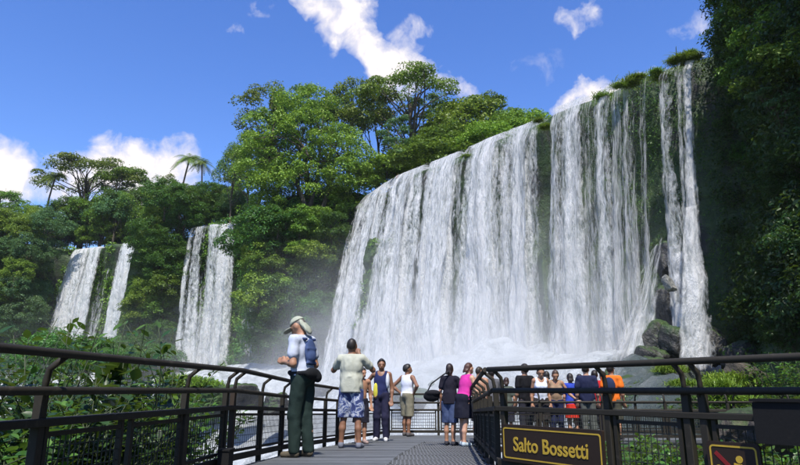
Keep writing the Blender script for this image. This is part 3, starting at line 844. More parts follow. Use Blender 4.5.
# --- trees clothing the steep slopes, too alike to tell apart
rng = random.Random(5)
def slope(pts, Y0, Y1, label, group, kinds, sc=(.55, .85)):
    for px, py in pts:
        Y = rng.uniform(Y0, Y1); kd = rng.choice(kinds)
        p = at(px + rng.uniform(-4, 4), py + rng.uniform(-4, 4), Y)
        s = rng.uniform(*sc)
        plant(kd, (p.x, p.y, p.z - KIND[kd].H * s * .55), s, None, 'tree', label, 'tree', group, .12)
slope([(x, y) for x in range(-20, 66, 17) for y in range(226, 345, 20) if x < 54 - (y - 245) * .33], 98, 104,
      'rounded tree in the dense growth on the slope left of the far waterfall', 'trees on the far left slope', ['bushy', 'bushy2', 'bushy4', 'bushy4'])
slope([(x, y) for x in range(130, 196, 11) for y in range(196, 350, 19) if x < 184 - (y - 225) * .16 and x > 150 - (y - 240) * .2], 92, 98,
      'dark leafy tree on the slope between the two left waterfalls', 'trees between the left waterfalls', ['bushy', 'bushy3', 'bushy3', 'bushy2'])
slope([(x, y) for x in range(70, 136, 16) for y in (212, 224, 233)], 112, 115,
      'tree on the ledge just above the far left waterfall', 'trees above the far left waterfall', ['bushy', 'bushy2', 'bushy3'], (.5, .7))
slope([(x, y) for x in range(196, 246, 13) for y in (196, 206, 213)], 99, 102,
      'tree on the ledge just above the middle left waterfall', 'trees above the middle left waterfall', ['bushy', 'bushy2', 'bushy3'], (.45, .65))
slope([(x, y) for x in range(262, 345, 14) for y in range(215, 345, 17) if x < 372 - (y - 195) * .42 - 6], 70, 74,
      'leafy bush hanging on the shaded cliff under the huge leafy tree', 'bushes under the huge tree', ['shrub', 'shrub3', 'shrub3', 'shrub2', 'bushy3'], (.6, 1.0))
slope([(x, y) for x in range(56, 176, 15) for y in range(354, 368, 7)], 84, 90,
      'bush at the foot of the far left slope, behind the railing plants', 'bushes at the foot of the left slope', ['shrub', 'shrub3', 'bushy3'], (.8, 1.2))

slope([(x, y) for x in range(50, 160, 14) for y in (232, 238)], 117, 121,
      'bush behind the row of trunks above the far left waterfall', 'bushes behind the trunks above the far left waterfall', ['bushy', 'bushy3'], (.5, .7))
# --- foliage creeping over the rock, beyond counting
def creep(name, label, sel, n, size, mat, out=(.1, .9), seed=3, tmin=.0, tmax=.95, clumps=None, hang=.25):
    """leaves growing out of the cliff face for stations sel; every clump hangs from the rock"""
    rng = np.random.default_rng(seed)
    nc = clumps or n // 60
    i = rng.integers(sel[0], sel[1], nc); t = rng.uniform(tmin, tmax, nc)
    row = 6 + (t * (nface - 1)).astype(int)
    base = V_CL[i, row]
    nrm = np.concatenate([OUTN[i], np.zeros((nc, 1))], 1)
    o = rng.uniform(*out, nc)
    cen = base + nrm * o[:, None]
    rad = rng.uniform(.5, 1.25, nc)
    Vv, Ff = [], []
    per = np.maximum(8, (n / nc * rad ** 1.5).astype(int))
    Cs, Ns = [], []
    for c, r, k, nn in zip(cen, rad, per, nrm):
        d = rng.normal(0, 1, (k, 3)); d /= np.linalg.norm(d, axis=1)[:, None]
        Cs.append(c + d * (r * rng.uniform(.4, 1, k) ** .6)[:, None] * [1, 1, .8] + np.outer(np.abs(rng.normal(0, hang, k)), [0, 0, -1]))
        Ns.append(d * .5 + nn * .5 + [0, 0, .5])
    Vv, Ff = leaf_quads(np.concatenate(Cs), np.concatenate(Ns), size, rng)
    o = link(name, np_mesh(name, Vv, Ff), MAT[mat])
    return tag(o, label, 'foliage', kind='stuff')
V_CL = V_cliff
def stations(y0, y1, x0=-1e9, x1=1e9):
    m = np.where((LIP[:, 1] > y0) & (LIP[:, 1] < y1) & (LIP[:, 0] > x0) & (LIP[:, 0] < x1))[0]
    return int(m.min()), int(m.max()) + 1
R_ = stations(8, 42.3, 18)
creep('cliff_foliage', 'shade-darkened leaves covering the cliff at the right edge', R_, 80000, .24, 'leaf_shaded', (.2, 1.6), 3, clumps=900)
creep('cliff_foliage', 'outer shade-darkened leaves on the cliff at the right edge', stations(27, 42.3, 18), 16000, .27, 'leaf_shaded', (.8, 2.2), 4, clumps=150, tmin=0, tmax=.9)  # outer layer, same green darkened for shade
sp_ = stations(74, 93, -27, -3)
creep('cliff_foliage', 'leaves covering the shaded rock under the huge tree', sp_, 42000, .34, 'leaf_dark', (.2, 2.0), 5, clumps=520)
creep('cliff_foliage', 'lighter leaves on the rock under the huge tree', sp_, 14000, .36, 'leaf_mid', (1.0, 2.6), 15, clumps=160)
lf_ = stations(88, 112, -75, -22)
creep('cliff_foliage', 'leaves covering the far rock around the left waterfalls', lf_, 60000, .42, 'leaf_mid', (-.6, .5), 6, clumps=700)
wt_ = stations(41, 50, 14)
creep('cliff_moss', 'moss and ferns hanging in the gaps of the right falls', wt_, 26000, .20, 'leaf_dark', (-.6, .1), 9, clumps=420, hang=.5)
fl_ = stations(60, 112, -140, -62)
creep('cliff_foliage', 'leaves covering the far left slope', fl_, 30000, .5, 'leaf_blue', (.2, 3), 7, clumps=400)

# shrubs hanging out of the right cliff, one by one
rr = np.random.default_rng(44)
lab = ['leafy shrub hanging from the shaded cliff at the right edge', 'shrubs on the right cliff']
for i in range(46):
    st = int(rr.integers(stations(30, 42, 18)[0], stations(30, 42, 18)[1])); rw = 6 + int(rr.uniform(0, .93) * (nface - 1))
    q = V_cliff[st, rw] + np.array([*(OUTN[st] * rr.uniform(.2, .9)), -1.0])
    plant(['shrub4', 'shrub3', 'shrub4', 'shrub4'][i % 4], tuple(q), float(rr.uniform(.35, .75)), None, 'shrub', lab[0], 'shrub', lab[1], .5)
for i, (px, py, Y, sc) in enumerate([(744, 20, 36, .9), (765, 8, 34, 1.0), (728, 46, 38, .6), (785, 30, 33, 1.0), (772, 80, 32.5, .8), (805, 60, 31, 1.0), (744, 68, 35, .7), (760, -10, 35, 1.1)]):
    p_ = at(px, py, Y)
    plant('shrub2' if i % 2 else 'shrub', (p_.x + .5, Y, p_.z - 1.4), sc, None, 'shrub', 'overhanging leafy shrub at the top of the right cliff', 'shrub', 'shrubs at the top of the right cliff', .3)

p_ = at(752, 78, 33.5)
plant('tiers', (p_.x + 1.2, 33.5, p_.z - 4.6), .5, None, 'tree', 'small tree with pale layered leaves leaning out of the right cliff', 'tree', None, .25)

# ------------------------------------------------------------------ walkway
def deck_z(y): return float(-.036 * min(max(y - 7.4, 0), 9.1))
LEFT = [(-2.75, -2.4), (-2.31, 3.0), (-1.95, 7.4), (-1.80, 10.0), (-1.27, 13.2), (-.30, 17.4)]
RIGHT = [(4.9, 1.1), (1.08, 7.1), (1.69, 14.7)]
def xl(y): return float(np.interp(y, [p[1] for p in LEFT], [p[0] for p in LEFT]))
def xr(y): return float(np.interp(y, [p[1] for p in RIGHT], [p[0] for p in RIGHT]))
def paint(name, col, rough=.38, wear=.5, edge=(.12, .095, .07)):
    M = Mat(name); c = M.node('ShaderNodeNewGeometry').outputs['Position']
    n = M.noise(c, 9, 6, .65); n2 = M.noise(c, 45, 4)
    f = M.math('MULTIPLY', M.math('SUBTRACT', n, .60), 5.0, True)
    col2 = M.mix(M.math('MULTIPLY', f, wear), col, edge)
    r = M.math('ADD', rough, M.math('MULTIPLY', n2, .25))
    return M.done(M.pbr(col2, r, M.bump(n2, .25, .004), .3))
MAT['rail'] = paint('dark_rail_paint', (.021, .018, .012), .55)
MAT['rail_brown'] = paint('brown_post_stain', (.035, .024, .016), .55)
MAT['wire'] = paint('dark_wire', (.02, .024, .02), .5)
def plank_mat():
    M = Mat('deck_plank'); c = M.node('ShaderNodeNewGeometry').outputs['Position']
    oi = M.node('ShaderNodeObjectInfo').outputs['Random']
    n = M.noise(M.mapping(c, (1.0, 9, 1)), 3, 7, .65); n2 = M.noise(c, 30, 5)
    col = M.ramp(n, [(.25, (.045, .048, .05)), (.55, (.11, .118, .125)), (.8, (.19, .20, .21))])
    h = M.node('ShaderNodeHueSaturation', {'Color': col, 'Value': M.math('ADD', .65, M.math('MULTIPLY', oi, .6))}).outputs[0]
    return M.done(M.pbr(h, .55, M.bump(M.math('ADD', n, M.math('MULTIPLY', n2, .4)), .5, .006), .4))
MAT['plank'] = plank_mat()
MAT['steel'] = paint('grating_steel', (.12, .125, .13), .45, .5, (.2, .19, .17))

walk = empty('walkway', (0, 8, 0)); walk.location = (0, 0, 0)
tag(walk, kind='structure')
# planks lie across the left lane; grating panels cover the right one
def seam(y): return xl(y) * .42 + xr(y) * .58 if y >= 7.1 else (xl(7.1) * .42 + xr(7.1) * .58) + (y - 7.1) * -.02
pitch, gap = .23, .012
y = -2.2
unit = MB(); unit.box((0, 0, -.04), (1, pitch - gap, 0)); plank_me = unit.mesh('plank'); plank_me.materials.append(MAT['plank'])
while y < 14.6:
    a, b = xl(y + pitch / 2) + .05, seam(y + pitch / 2) - .02
    o = link('plank', plank_me, None, walk); o.location = (a, y, deck_z(y) + random.uniform(-.003, .003)); o.scale = (b - a, 1, 1)
    o.rotation_euler = (math.atan(-.036) if y > 7.4 else 0, 0, 0)
    y += pitch
def grating_mesh(w, d):
    m = MB(); n = int(w / .045)
    for i in range(n + 1):
        x = i * w / n; m.box((x - .008, 0, -.035), (x + .008, d, 0))
    n = int(d / .09)
    for i in range(n + 1):
        yy = i * d / n; m.box((.005, yy - .006, -.030), (w - .005, yy + .006, -.004))
    m.box((-.012, -.006, -.04), (w + .012, .006, .001)); m.box((-.012, d - .006, -.04), (w + .012, d + .006, .001))
    me = m.mesh('grating_panel'); me.materials.append(MAT['steel']); return me
gm = grating_mesh(1.0, .98)
y = -2.2
while y < 14.4:
    x0, x1 = seam(y + .5) + .02, min(xr(y), xr(y + 1)) - .05
    nx = max(1, round((x1 - x0) / 1.4))
    for k in range(nx):
        o = link('grating_panel', gm, None, walk); w = (x1 - x0) / nx
        o.location = (x0 + k * w, y, deck_z(y)); o.scale = (w - .03, 1, 1)
        o.rotation_euler = (math.atan(-.036) if y > 7.4 else 0, 0, 0)
    y += 1.0
# the lookout platform at the end, planked lengthwise
FARZ = deck_z(30)
y = 14.62
while y < 17.6:
    x0 = np.interp(y, [14.6, 17.4], [xl(14.6), -.25]); x1 = 10.5
    nb = 4
    for k in range(nb):
        o = link('plank', plank_me, None, walk); o.location = (x0 + (x1 - x0) * k / nb, y, deck_z(y) - .004 + random.uniform(-.003, .003)); o.scale = ((x1 - x0) / nb - .012, 1, 1)
    y += pitch
# beams and piles under the deck
for yy in (-1, 3, 7.3, 10.5, 13.6):
    m = MB(); m.beam((xl(yy), yy, deck_z(yy) - .17), (xr(yy), yy, deck_z(yy) - .17), .14, .22); m.build('cross_beam', MAT['rail_brown'], walk)
    for xx in (xl(yy) + .25, xr(yy) - .25):
        m = MB(); m.tube([(xx, yy, deck_z(yy) - .2), (xx, yy, -9)], .11, 10); m.build('pile', MAT['rail_brown'], walk, True)
for xx in (.2, 3.5, 7, 10):
    for yy in (15, 17.2):
        m = MB(); m.tube([(xx, yy, FARZ - .2), (xx, yy, -9)], .11, 10); m.build('pile', MAT['rail_brown'], walk, True)
for pts in (LEFT, RIGHT):
    m = MB()
    for a, b in zip(pts[:-1], pts[1:]):
        m.beam((*a, deck_z(a[1]) - .13), (*b, deck_z(b[1]) - .13), .06, .2)
    m.build('edge_beam', MAT['rail_brown'], walk)
m = MB(); m.beam((-.3, 17.65, FARZ - .14), (10.6, 17.65, FARZ - .14), .06, .2); m.build('edge_beam', MAT['rail_brown'], walk)
m = MB(); m.beam((1.75, 14.60, FARZ - .10), (10.6, 14.60, FARZ - .10), .06, .12); m.build('edge_beam', MAT['rail_brown'], walk)

# ------------------------------------------------------------------ railings
H_TOP, H_MID, H_LOW, H_KICK = 1.07, .845, .655, .10
def wire_panel(m, a, b, z0, z1, nx, nz, r=.0028):
    a, b = Vector(a), Vector(b); up = Vector((0, 0, 1))
    for i in range(1, nx):
        p = a.lerp(b, i / nx); m.beam(p + up * z0, p + up * z1, r * 2, r * 2)
    for k in range(1, nz):
        z = z0 + (z1 - z0) * k / nz; m.beam(a + up * z, b + up * z, r * 2, r * 2)
def railing(label, pts, posts, side, skip=(), brown=(), wide_wire=1.0, far=False):
    """pts: deck polyline (x, y); posts: list of distances along it; side = +1 when the deck lies to the left of travel"""
    P3 = [Vector((x, y, deck_z(y))) for x, y in pts]
    L = [0]
    for a, b in zip(P3[:-1], P3[1:]): L.append(L[-1] + (b - a).length)
    def pos(s):
        return Vector([float(np.interp(s, L, [p[k] for p in P3])) for k in range(3)])
    def inw(s):
        d = pos(min(s + .05, L[-1])) - pos(max(s - .05, 0)); n = Vector((-d.y, d.x, 0)).normalized(); return n * side
    up = Vector((0, 0, 1))
    root = tag(empty('railing', P3[0]), label, 'railing')
    def add(m, name, mat, parent=root, smooth=False):
        o = m.build(name, mat, None, smooth); o.parent = parent
        o.matrix_parent_inverse = Matrix.Translation(-P3[0]); return o
    knots = sorted(set(L) | set(np.arange(0, L[-1], .6)))
    sd = 8 if far else 12
    off = .13
    top = [pos(s) + up * H_TOP + inw(s) * off for s in knots]
    m = MB(); m.tube(top, .0275, sd); add(m, 'top_rail', MAT['rail'], smooth=True)
    m = MB(); m.tube([pos(s) + up * H_MID + inw(s) * .055 for s in knots], .0265, sd); add(m, 'middle_rail', MAT['rail'], smooth=True)
    for a, b in zip(P3[:-1], P3[1:]):
        d = (b - a).normalized()
        m = MB(); m.beam(a + up * H_LOW + d * .0, b + up * H_LOW - d * .002, .09, .05, ch=.006); add(m, 'lower_rail', MAT['rail'])
        m = MB(); m.beam(a + up * H_KICK, b + up * H_KICK - d * .002, .05, .07, ch=.005); add(m, 'bottom_rail', MAT['rail'])
    for k, s in enumerate(posts):
        p, n = pos(s), inw(s); mat = MAT['rail_brown'] if k in brown else MAT['rail']
        m = MB(); m.beam(p - up * .15, p + up * (H_MID - .02), .062, .062, up=n, ch=.006); add(m, 'post', mat)
        m = MB(); m.tube([p + up * (H_MID - .05) + n * .012, p + up * (H_MID + .06) + n * .015, p + up * (H_TOP - .09) + n * .03, p + up * (H_TOP - .01) + n * off], .021, 8); add(m, 'bracket', MAT['rail'], smooth=True)
    for k, (s0, s1) in enumerate(zip(posts[:-1], posts[1:])):
        if k in skip: continue
        nb = max(1, round((s1 - s0) / 1.0))
        for j in range(nb):
            a, b = pos(s0 + (s1 - s0) * j / nb), pos(s0 + (s1 - s0) * (j + 1) / nb)
            d = (b - a).normalized(); a2, b2 = a + d * .075, b - d * .075
            m = MB(); z0, z1 = H_KICK + .075, H_LOW - .075
            for q in (a2, b2): m.beam(q + up * (H_KICK + .036), q + up * (H_LOW - .026), .035, .035, up=d)
            for z in (z0, z1): m.beam(a2 + d * .018 + up * z, b2 - d * .018 + up * z, .03, .03)
            pn = add(m, 'panel', MAT['rail'])
            m = MB(); ln = (b2 - a2).length
            wire_panel(m, a2, b2, z0, z1, max(3, int(ln / (.055 * wide_wire))), max(3, int((z1 - z0) / (.075 * wide_wire))), .0030 if not far else .005)
            wi = m.build('wire_mesh', MAT['wire'], None); wi.parent = pn
    return root, pos, inw
def along(pts, y):
    s = 0
    for a, b in zip(pts[:-1], pts[1:]):
        l = math.hypot(b[0] - a[0], b[1] - a[1])
        if min(a[1], b[1]) - 1e-6 <= y <= max(a[1], b[1]) + 1e-6 and a[1] != b[1]:
            return s + l * (y - a[1]) / (b[1] - a[1])
        s += l
    return s
lp = [along(LEFT, y) for y in (-2.3, -.4, 1.5, 3.3, 4.0, 6.15, 7.25, 7.5, 8.7, 9.9, 11.1, 12.3, 13.2, 14.6, 16.0, 17.3)]
railing('dark railing along the left side of the walkway, nearest at the left picture edge', LEFT, lp, -1, skip=(3, 6), brown=(7, 10, 13))
rp_y = (1.4, 3.0, 4.30, 5.08, 5.17, 5.83, 7.0)
R1 = [RIGHT[1], RIGHT[0]]
rl = [along(R1, y) for y in (7.02, 5.84, 5.18, 5.06, 4.1, 2.8, 1.3)]
r1root, r1pos, r1in = railing('dark railing in the right foreground that carries the name sign', R1, rl, -1, skip=(0, 2))
R2 = [RIGHT[1], RIGHT[2]]
railing('dark railing the woman in pink leans on, right side of the walkway', R2, [along(R2, y) for y in (7.4, 8.6, 9.8, 11.0, 12.2, 13.4, 14.6)], 1, far=False)
FARL = [(-.30, 17.5), (10.4, 17.55)]
def rail_pts(pts, n): return [i * math.hypot(pts[-1][0] - pts[0][0], pts[-1][1] - pts[0][1]) / n for i in range(n + 1)]
railing('far railing closing the end of the walkway in front of the waterfall', FARL, rail_pts(FARL, 8), -1, far=True)
NEARP = [(1.75, 14.75), (10.4, 14.85)]
railing('railing on the near side of the end platform, behind the name sign', NEARP, rail_pts(NEARP, 6), 1, far=True)

# ------------------------------------------------------------------ signs and boxes on the right railing
MAT['sign_wood'] = paint('sign_board_brown', (.022, .013, .008), .5, .15, (.06, .04, .03))
MAT['sign_yellow'] = solid('sign_yellow', (.44, .29, .03), .6, .3, 14)
MAT['sign_red'] = solid('sign_red', (.20, .012, .012), .5, .15, 30)
MAT['black_box'] = paint('dark_box_paint', (.006, .006, .006), .75, .1)
def frame_at(y, z, inset):
    s = along(R1, y); p = r1pos(s); n = r1in(s)
    return p + Vector((0, 0, z)) + n * inset, n
def sign_basis(y0, y1):
    a, n = frame_at(y0, 0, 0); b, _ = frame_at(y1, 0, 0)
    return a, b, (b - a).normalized(), n
def placed(name, me, mat, root, origin, xdir, n, parent=None):
    """put a mesh drawn in its own x (right), y (up), z (towards the viewer) axes on the sign plane"""
    o = link(name, me, mat, parent or root)
    M = Matrix(((xdir.x, 0, n.x, origin.x), (xdir.y, 0, n.y, origin.y), (xdir.z, 1, n.z, origin.z), (0, 0, 0, 1)))
    o.matrix_world = M
    if (parent or root) is not None: o.matrix_parent_inverse = Matrix.Translation(-root.location); o.matrix_basis = M
    return o
def rrect(x0, y0, x1, y1, r, n=6):
    pts = []
    for cx, cy, a0 in ((x1 - r, y1 - r, 0), (x0 + r, y1 - r, 90), (x0 + r, y0 + r, 180), (x1 - r, y0 + r, 270)):
        for i in range(n + 1):
            a = math.radians(a0 + 90 * i / n); pts.append((cx + r * math.cos(a), cy + r * math.sin(a)))
    return pts
def slab(pts, z0, z1):
    m = MB(); n = len(pts)
    m.add([(x, y, z0) for x, y in pts] + [(x, y, z1) for x, y in pts], [tuple(range(n - 1, -1, -1)), tuple(range(n, 2 * n))] + [(i, (i + 1) % n, n + (i + 1) % n, n + i) for i in range(n)])
    return m
def ring(p_out, p_in, z0, z1):
    m = MB(); n = len(p_out)
    m.add([(x, y, z1) for x, y in p_out] + [(x, y, z1) for x, y in p_in] + [(x, y, z0) for x, y in p_out] + [(x, y, z0) for x, y in p_in],
          [(i, (i + 1) % n, n + (i + 1) % n, n + i) for i in range(n)] + [(2 * n + i, 2 * n + (i + 1) % n, (i + 1) % n, i) for i in range(n)] + [(n + i, n + (i + 1) % n, 3 * n + (i + 1) % n, 3 * n + i) for i in range(n)])
    return m
def text_mesh(body, size, extrude=.003, offset=.004):
    cu = bpy.data.curves.new('lettering', 'FONT'); cu.body = body; cu.size = size; cu.extrude = extrude; cu.offset = offset
    cu.align_x = 'CENTER'; cu.align_y = 'CENTER'; cu.resolution_u = 4
    t = bpy.data.objects.new('lettering', cu); COL.objects.link(t)
    bpy.context.view_layer.update()
    me = bpy.data.meshes.new_from_object(t.evaluated_get(bpy.context.evaluated_depsgraph_get()))
    me.name = 'lettering'; bpy.data.objects.remove(t); me.materials.clear()
    return me
def stretch(me, w, h):
    co = np.zeros(len(me.vertices) * 3, np.float32); me.vertices.foreach_get('co', co); co = co.reshape(-1, 3)
    c = (co.max(0) + co.min(0)) / 2; e = co.max(0) - co.min(0)
    co[:, 0] = (co[:, 0] - c[0]) * w / e[0]; co[:, 1] = (co[:, 1] - c[1]) * h / e[1]
    me.vertices.foreach_set('co', co.ravel()); me.update()
# name sign
a, b, xd, n = sign_basis(6.985, 5.86)
w = (b - a).length; zc = .315; hh = .33
root = tag(empty('name_sign', a + Vector((0, 0, .1))), 'dark brown wooden sign with yellow letters reading Salto Bossetti', 'sign')
org = (a + b) / 2 + Vector((0, 0, zc)) + n * .05
placed('board', slab(rrect(-w / 2, -hh / 2 - .02, w / 2, hh / 2 + .02, .012), 0, .03).mesh('board'), MAT['sign_wood'], root, org, xd, n)
placed('border', ring(rrect(-w / 2 + .02, -hh / 2 + .012, w / 2 - .02, hh / 2 - .012, .03), rrect(-w / 2 + .033, -hh / 2 + .025, w / 2 - .033, hh / 2 - .025, .022), .03, .033).mesh('border'), MAT['sign_yellow'], root, org, xd, n)
tm = text_mesh('Salto Bossetti', .2, .002, .0030); stretch(tm, w * .74, .142)
placed('lettering', tm, MAT['sign_yellow'], root, org + n * .033 + Vector((0, 0, -.005)), xd, n)
# warning sign
a, b, xd, n = sign_basis(5.02, 4.70)
w = (b - a).length
root = tag(empty('warning_sign', a + Vector((0, 0, .02))), 'square black warning sign with yellow climbing figure and red bar', 'sign')
org = (a + b) / 2 + Vector((0, 0, .465 - w / 2)) + n * .06
h2 = w / 2
placed('board', slab(rrect(-h2 - .012, -h2 - .012, h2 + .012, h2 + .012, .03), 0, .02).mesh('board'), MAT['sign_wood'], root, org, xd, n)
placed('border', ring(rrect(-h2 + .012, -h2 + .012, h2 - .012, h2 - .012, .03), rrect(-h2 + .024, -h2 + .024, h2 - .024, h2 - .024, .02), .02, .023).mesh('border'), MAT['sign_yellow'], root, org, xd, n)
def disc(cx, cy, r, k=16): return [(cx + r * math.cos(2 * math.pi * i / k), cy + r * math.sin(2 * math.pi * i / k)) for i in range(k)]
m = MB()
def bar2(m, p, q, w0, w1, z0, z1):
    p, q = np.array(p), np.array(q); d = (q - p) / np.linalg.norm(q - p); t = np.array([-d[1], d[0]])
    pl = [p - t * w0 / 2, q - t * w1 / 2, q + t * w1 / 2, p + t * w0 / 2]
    s = slab([tuple(x) for x in pl], z0, z1); m.add(s.v, s.f)
sgn = w / .38
for sh, k in ((slab(disc(.045 * sgn, .085 * sgn, .026 * sgn), .02, .024), 0), (slab(disc(-.12 * sgn, .015 * sgn, .022 * sgn), .02, .024), 0)): m.add(sh.v, sh.f)
bar2(m, (.03 * sgn, .055 * sgn), (.015 * sgn, -.04 * sgn), .055 * sgn, .04 * sgn, .02, .0241)
bar2(m, (.05 * sgn, .048 * sgn), (.095 * sgn, -.01 * sgn), .02 * sgn, .015 * sgn, .02, .0242)
bar2(m, (.015 * sgn, -.035 * sgn), (.06 * sgn, -.12 * sgn), .03 * sgn, .022 * sgn, .02, .0243)
bar2(m, (.01 * sgn, -.035 * sgn), (-.045 * sgn, -.07 * sgn), .03 * sgn, .022 * sgn, .02, .0244)
bar2(m, (-.12 * sgn, -.01 * sgn), (-.12 * sgn, -.10 * sgn), .035 * sgn, .03 * sgn, .02, .0241)
placed('pictogram', m.mesh('pictogram'), MAT['sign_yellow'], root, org, xd, n)
m = MB(); bar2(m, (-.135 * sgn, .125 * sgn), (.135 * sgn, -.13 * sgn), .03 * sgn, .03 * sgn, .02, .0225)
placed('red_bar', m.mesh('red_bar'), MAT['sign_red'], root, org, xd, n)
# dark box on the lower rail at the right edge
a, b, xd, n = sign_basis(4.66, 4.25)
w = (b - a).length
root = tag(empty('rail_box', a + Vector((0, 0, .48))), 'plain black box hung on the rail at the right picture edge', 'box')
org = (a + b) / 2 + Vector((0, 0, .63)) + n * .05
placed('housing', slab(rrect(-w / 2, -.14, w / 2, .14, .015), 0, .12).mesh('housing'), MAT['black_box'], root, org, xd, n)
placed('lid', slab(rrect(-w / 2 - .01, .141, w / 2 + .01, .162, .004), -.01, .135).mesh('lid'), MAT['black_box'], root, org, xd, n)
# small box low on the left railing beside the corner post
s = along(LEFT, 7.05); p = Vector((xl(7.05), 7.05, .0))
root = tag(empty('service_box', p), 'small dark box low against the left railing corner post', 'box')
m = MB(); m.box((p.x + .05, 6.95, .02), (p.x + .17, 7.14, .22)); o = m.build('housing', MAT['black_box']); o.parent = root; o.matrix_parent_inverse = Matrix.Translation(-p)
m = MB(); m.box((p.x + .045, 6.94, .222), (p.x + .18, 7.15, .24)); o = m.build('lid', MAT['black_box']); o.parent = root; o.matrix_parent_inverse = Matrix.Translation(-p)

# ------------------------------------------------------------------ rocks and near plants
def rock_mesh(seed, n=44):
    rng = np.random.default_rng(seed)
    th = np.linspace(0, math.pi, n); ph = np.linspace(0, 2 * math.pi, n * 2, endpoint=False)
    T_, P_2 = np.meshgrid(th, ph, indexing='ij')
    d = np.stack([np.sin(T_) * np.cos(P_2), np.sin(T_) * np.sin(P_2), np.cos(T_)], -1)
    # cut by random planes: angular basalt blocks
    r = np.full(T_.shape, 1.25)
    for _ in range(16):
        nn = rng.normal(0, 1, 3); nn /= np.linalg.norm(nn); o = rng.uniform(.62, 1.0)
        c = d @ nn; r = np.minimum(r, np.where(c > .05, o / np.maximum(c, .05), 9))
    r = r * (1 + fbm(d * 2.4, 6, seed, .6) * .20)
    Vr = d * r[..., None]
    m, k = T_.shape
    idx = np.arange(m * k).reshape(m, k); nx = np.roll(idx, -1, 1)
    Fc = np.stack([idx[:-1], idx[1:], nx[1:], nx[:-1]], -1).reshape(-1, 4)
    return np_mesh('boulder', Vr.reshape(-1, 3), Fc, True)
MAT['pale_rock'] = rock_mat('pale_rock', -.3, .3, (6, 6.3, 6.3))
ROCKS = [rock_mesh(s) for s in (1, 2, 3, 4, 5)]
def rock(px, py, Y, w, hgt, label, mat='boulder', k=0, depth=None, group=None):
    p = at(px, py, Y)
    me = ROCKS[k % 5].copy(); me.materials.append(MAT[mat])
    o = link('boulder', me); o.location = p; o.scale = (w, depth or w, hgt); o.rotation_euler = (random.uniform(-.3, .3), random.uniform(-.3, .3), random.uniform(0, 6.28))
    return tag(o, label, 'rock', group)
rock(668, 262, 40.8, 0.95, 1.35, 'tall dark boulder left of the narrow right waterfall, moss on its top', k=0)
rock(672, 300, 40.5, 1.15, 1.55, 'dark wet boulder under the mossy one beside the narrow waterfall', k=1)
rock(656, 340, 39, 1.09, 1.36, 'dark wedge-shaped boulder at the foot of the side cascade', k=2)
rock(680, 345, 38.5, 1.09, 1.63, 'big black boulder at the foot of the narrow waterfall', k=3)
rock(648, 366, 38, 1.09, 1.16, 'low dark boulder at the left foot of the side cascade', k=4)
rock(716, 345, 39, 0.88, 1.22, 'boulder the narrow waterfall breaks on, right of its foot', k=1)
rock(735, 360, 38, 1.09, 1.09, 'dark boulder right of the foot of the narrow waterfall', k=2)
rock(660, 375, 36, 1.50, 1.02, 'broad flat boulder below the narrow waterfall', k=0)
rock(669, 284, 38.7, 0.36, 0.62, 'small pale grey boulder lying on the dark ones', 'pale_rock', k=2)
rock(325, 392, 62, 0.95, 0.88, 'grey boulder in the spray at the left foot of the wide waterfall', k=3)
rock(396, 392, 50, 0.88, 0.95, 'dark boulder in the foam behind the man in the tank top', k=1)
rock(414, 398, 48, 1.50, 0.82, 'foam-washed boulder right of the dark one in the foam', k=2)
rock(244, 398, 58, 2.04, 1.29, 'broad grey boulder in the mist behind the left railing', k=4)
rock(275, 404, 54, 1.36, 0.88, 'smaller grey boulder right of the broad one behind the left railing', k=0)
rock(450, 392, 50, 1.36, 0.82, 'rounded boulder half under white water left of the woman in pink', k=3)
rock(745, 432, 12.5, .55, .5, 'pale brown rock behind the warning sign', 'dry_rock', k=1)
rock(792, 436, 11.5, .6, .45, 'pale brown rock at the right picture edge', 'dry_rock', k=3)
rock(742, 384, 22, 0.88, 0.68, 'reddish rock among the grass tufts on the right bank', 'dry_rock', k=4)
rock(700, 404, 24, 1.09, 0.88, 'dark rock on the right bank under the grass tufts', k=2)
rock(640, 414, 30, 1.3, .9, 'large dark rock in the shade behind the end platform', k=0)
rock(668, 425, 24, 1.02, 0.82, 'dark rock beside the little stream under the right railing', k=1)
for px, py, Y, w_, k_, lb in [(618, 394, 33, 1.2, 0, 'wet black boulder right behind the man in orange'), (632, 400, 31, 1.0, 1, 'black boulder left of the little stream'), (645, 388, 33, 1.1, 2, 'black boulder above the little stream'),
        (676, 398, 28, 1.0, 3, 'black boulder right of the little stream'), (606, 402, 30, .9, 4, 'low black boulder behind the platform group'), (684, 412, 23, .8, 0, 'small black boulder between the two right posts'), (625, 384, 35, 1.2, 3, 'mossy black boulder at the edge of the foam, right of the group')]:
    rock(px, py, Y, w_, w_ * .75, lb, k=k_)
# little stream tumbling between the rocks
cs = [(tuple(at(664, 396, 29)), tuple(at(652, 446, 24))), (tuple(at(658, 398, 29)), tuple(at(634, 446, 24))), (tuple(at(654, 402, 29)), tuple(at(612, 444, 24)))]
falls('small_cascade', 'small white cascade between dark rocks under the right railing', at(640, 446, 24), [('strand', cs, 'water_thin', steps([(0, 0), (.15, .6), (.5, .5), (.8, .6), (1, 0)]), dict(seed=51, cell=.05, over=0, power=.9, bottom_gain=.2))])
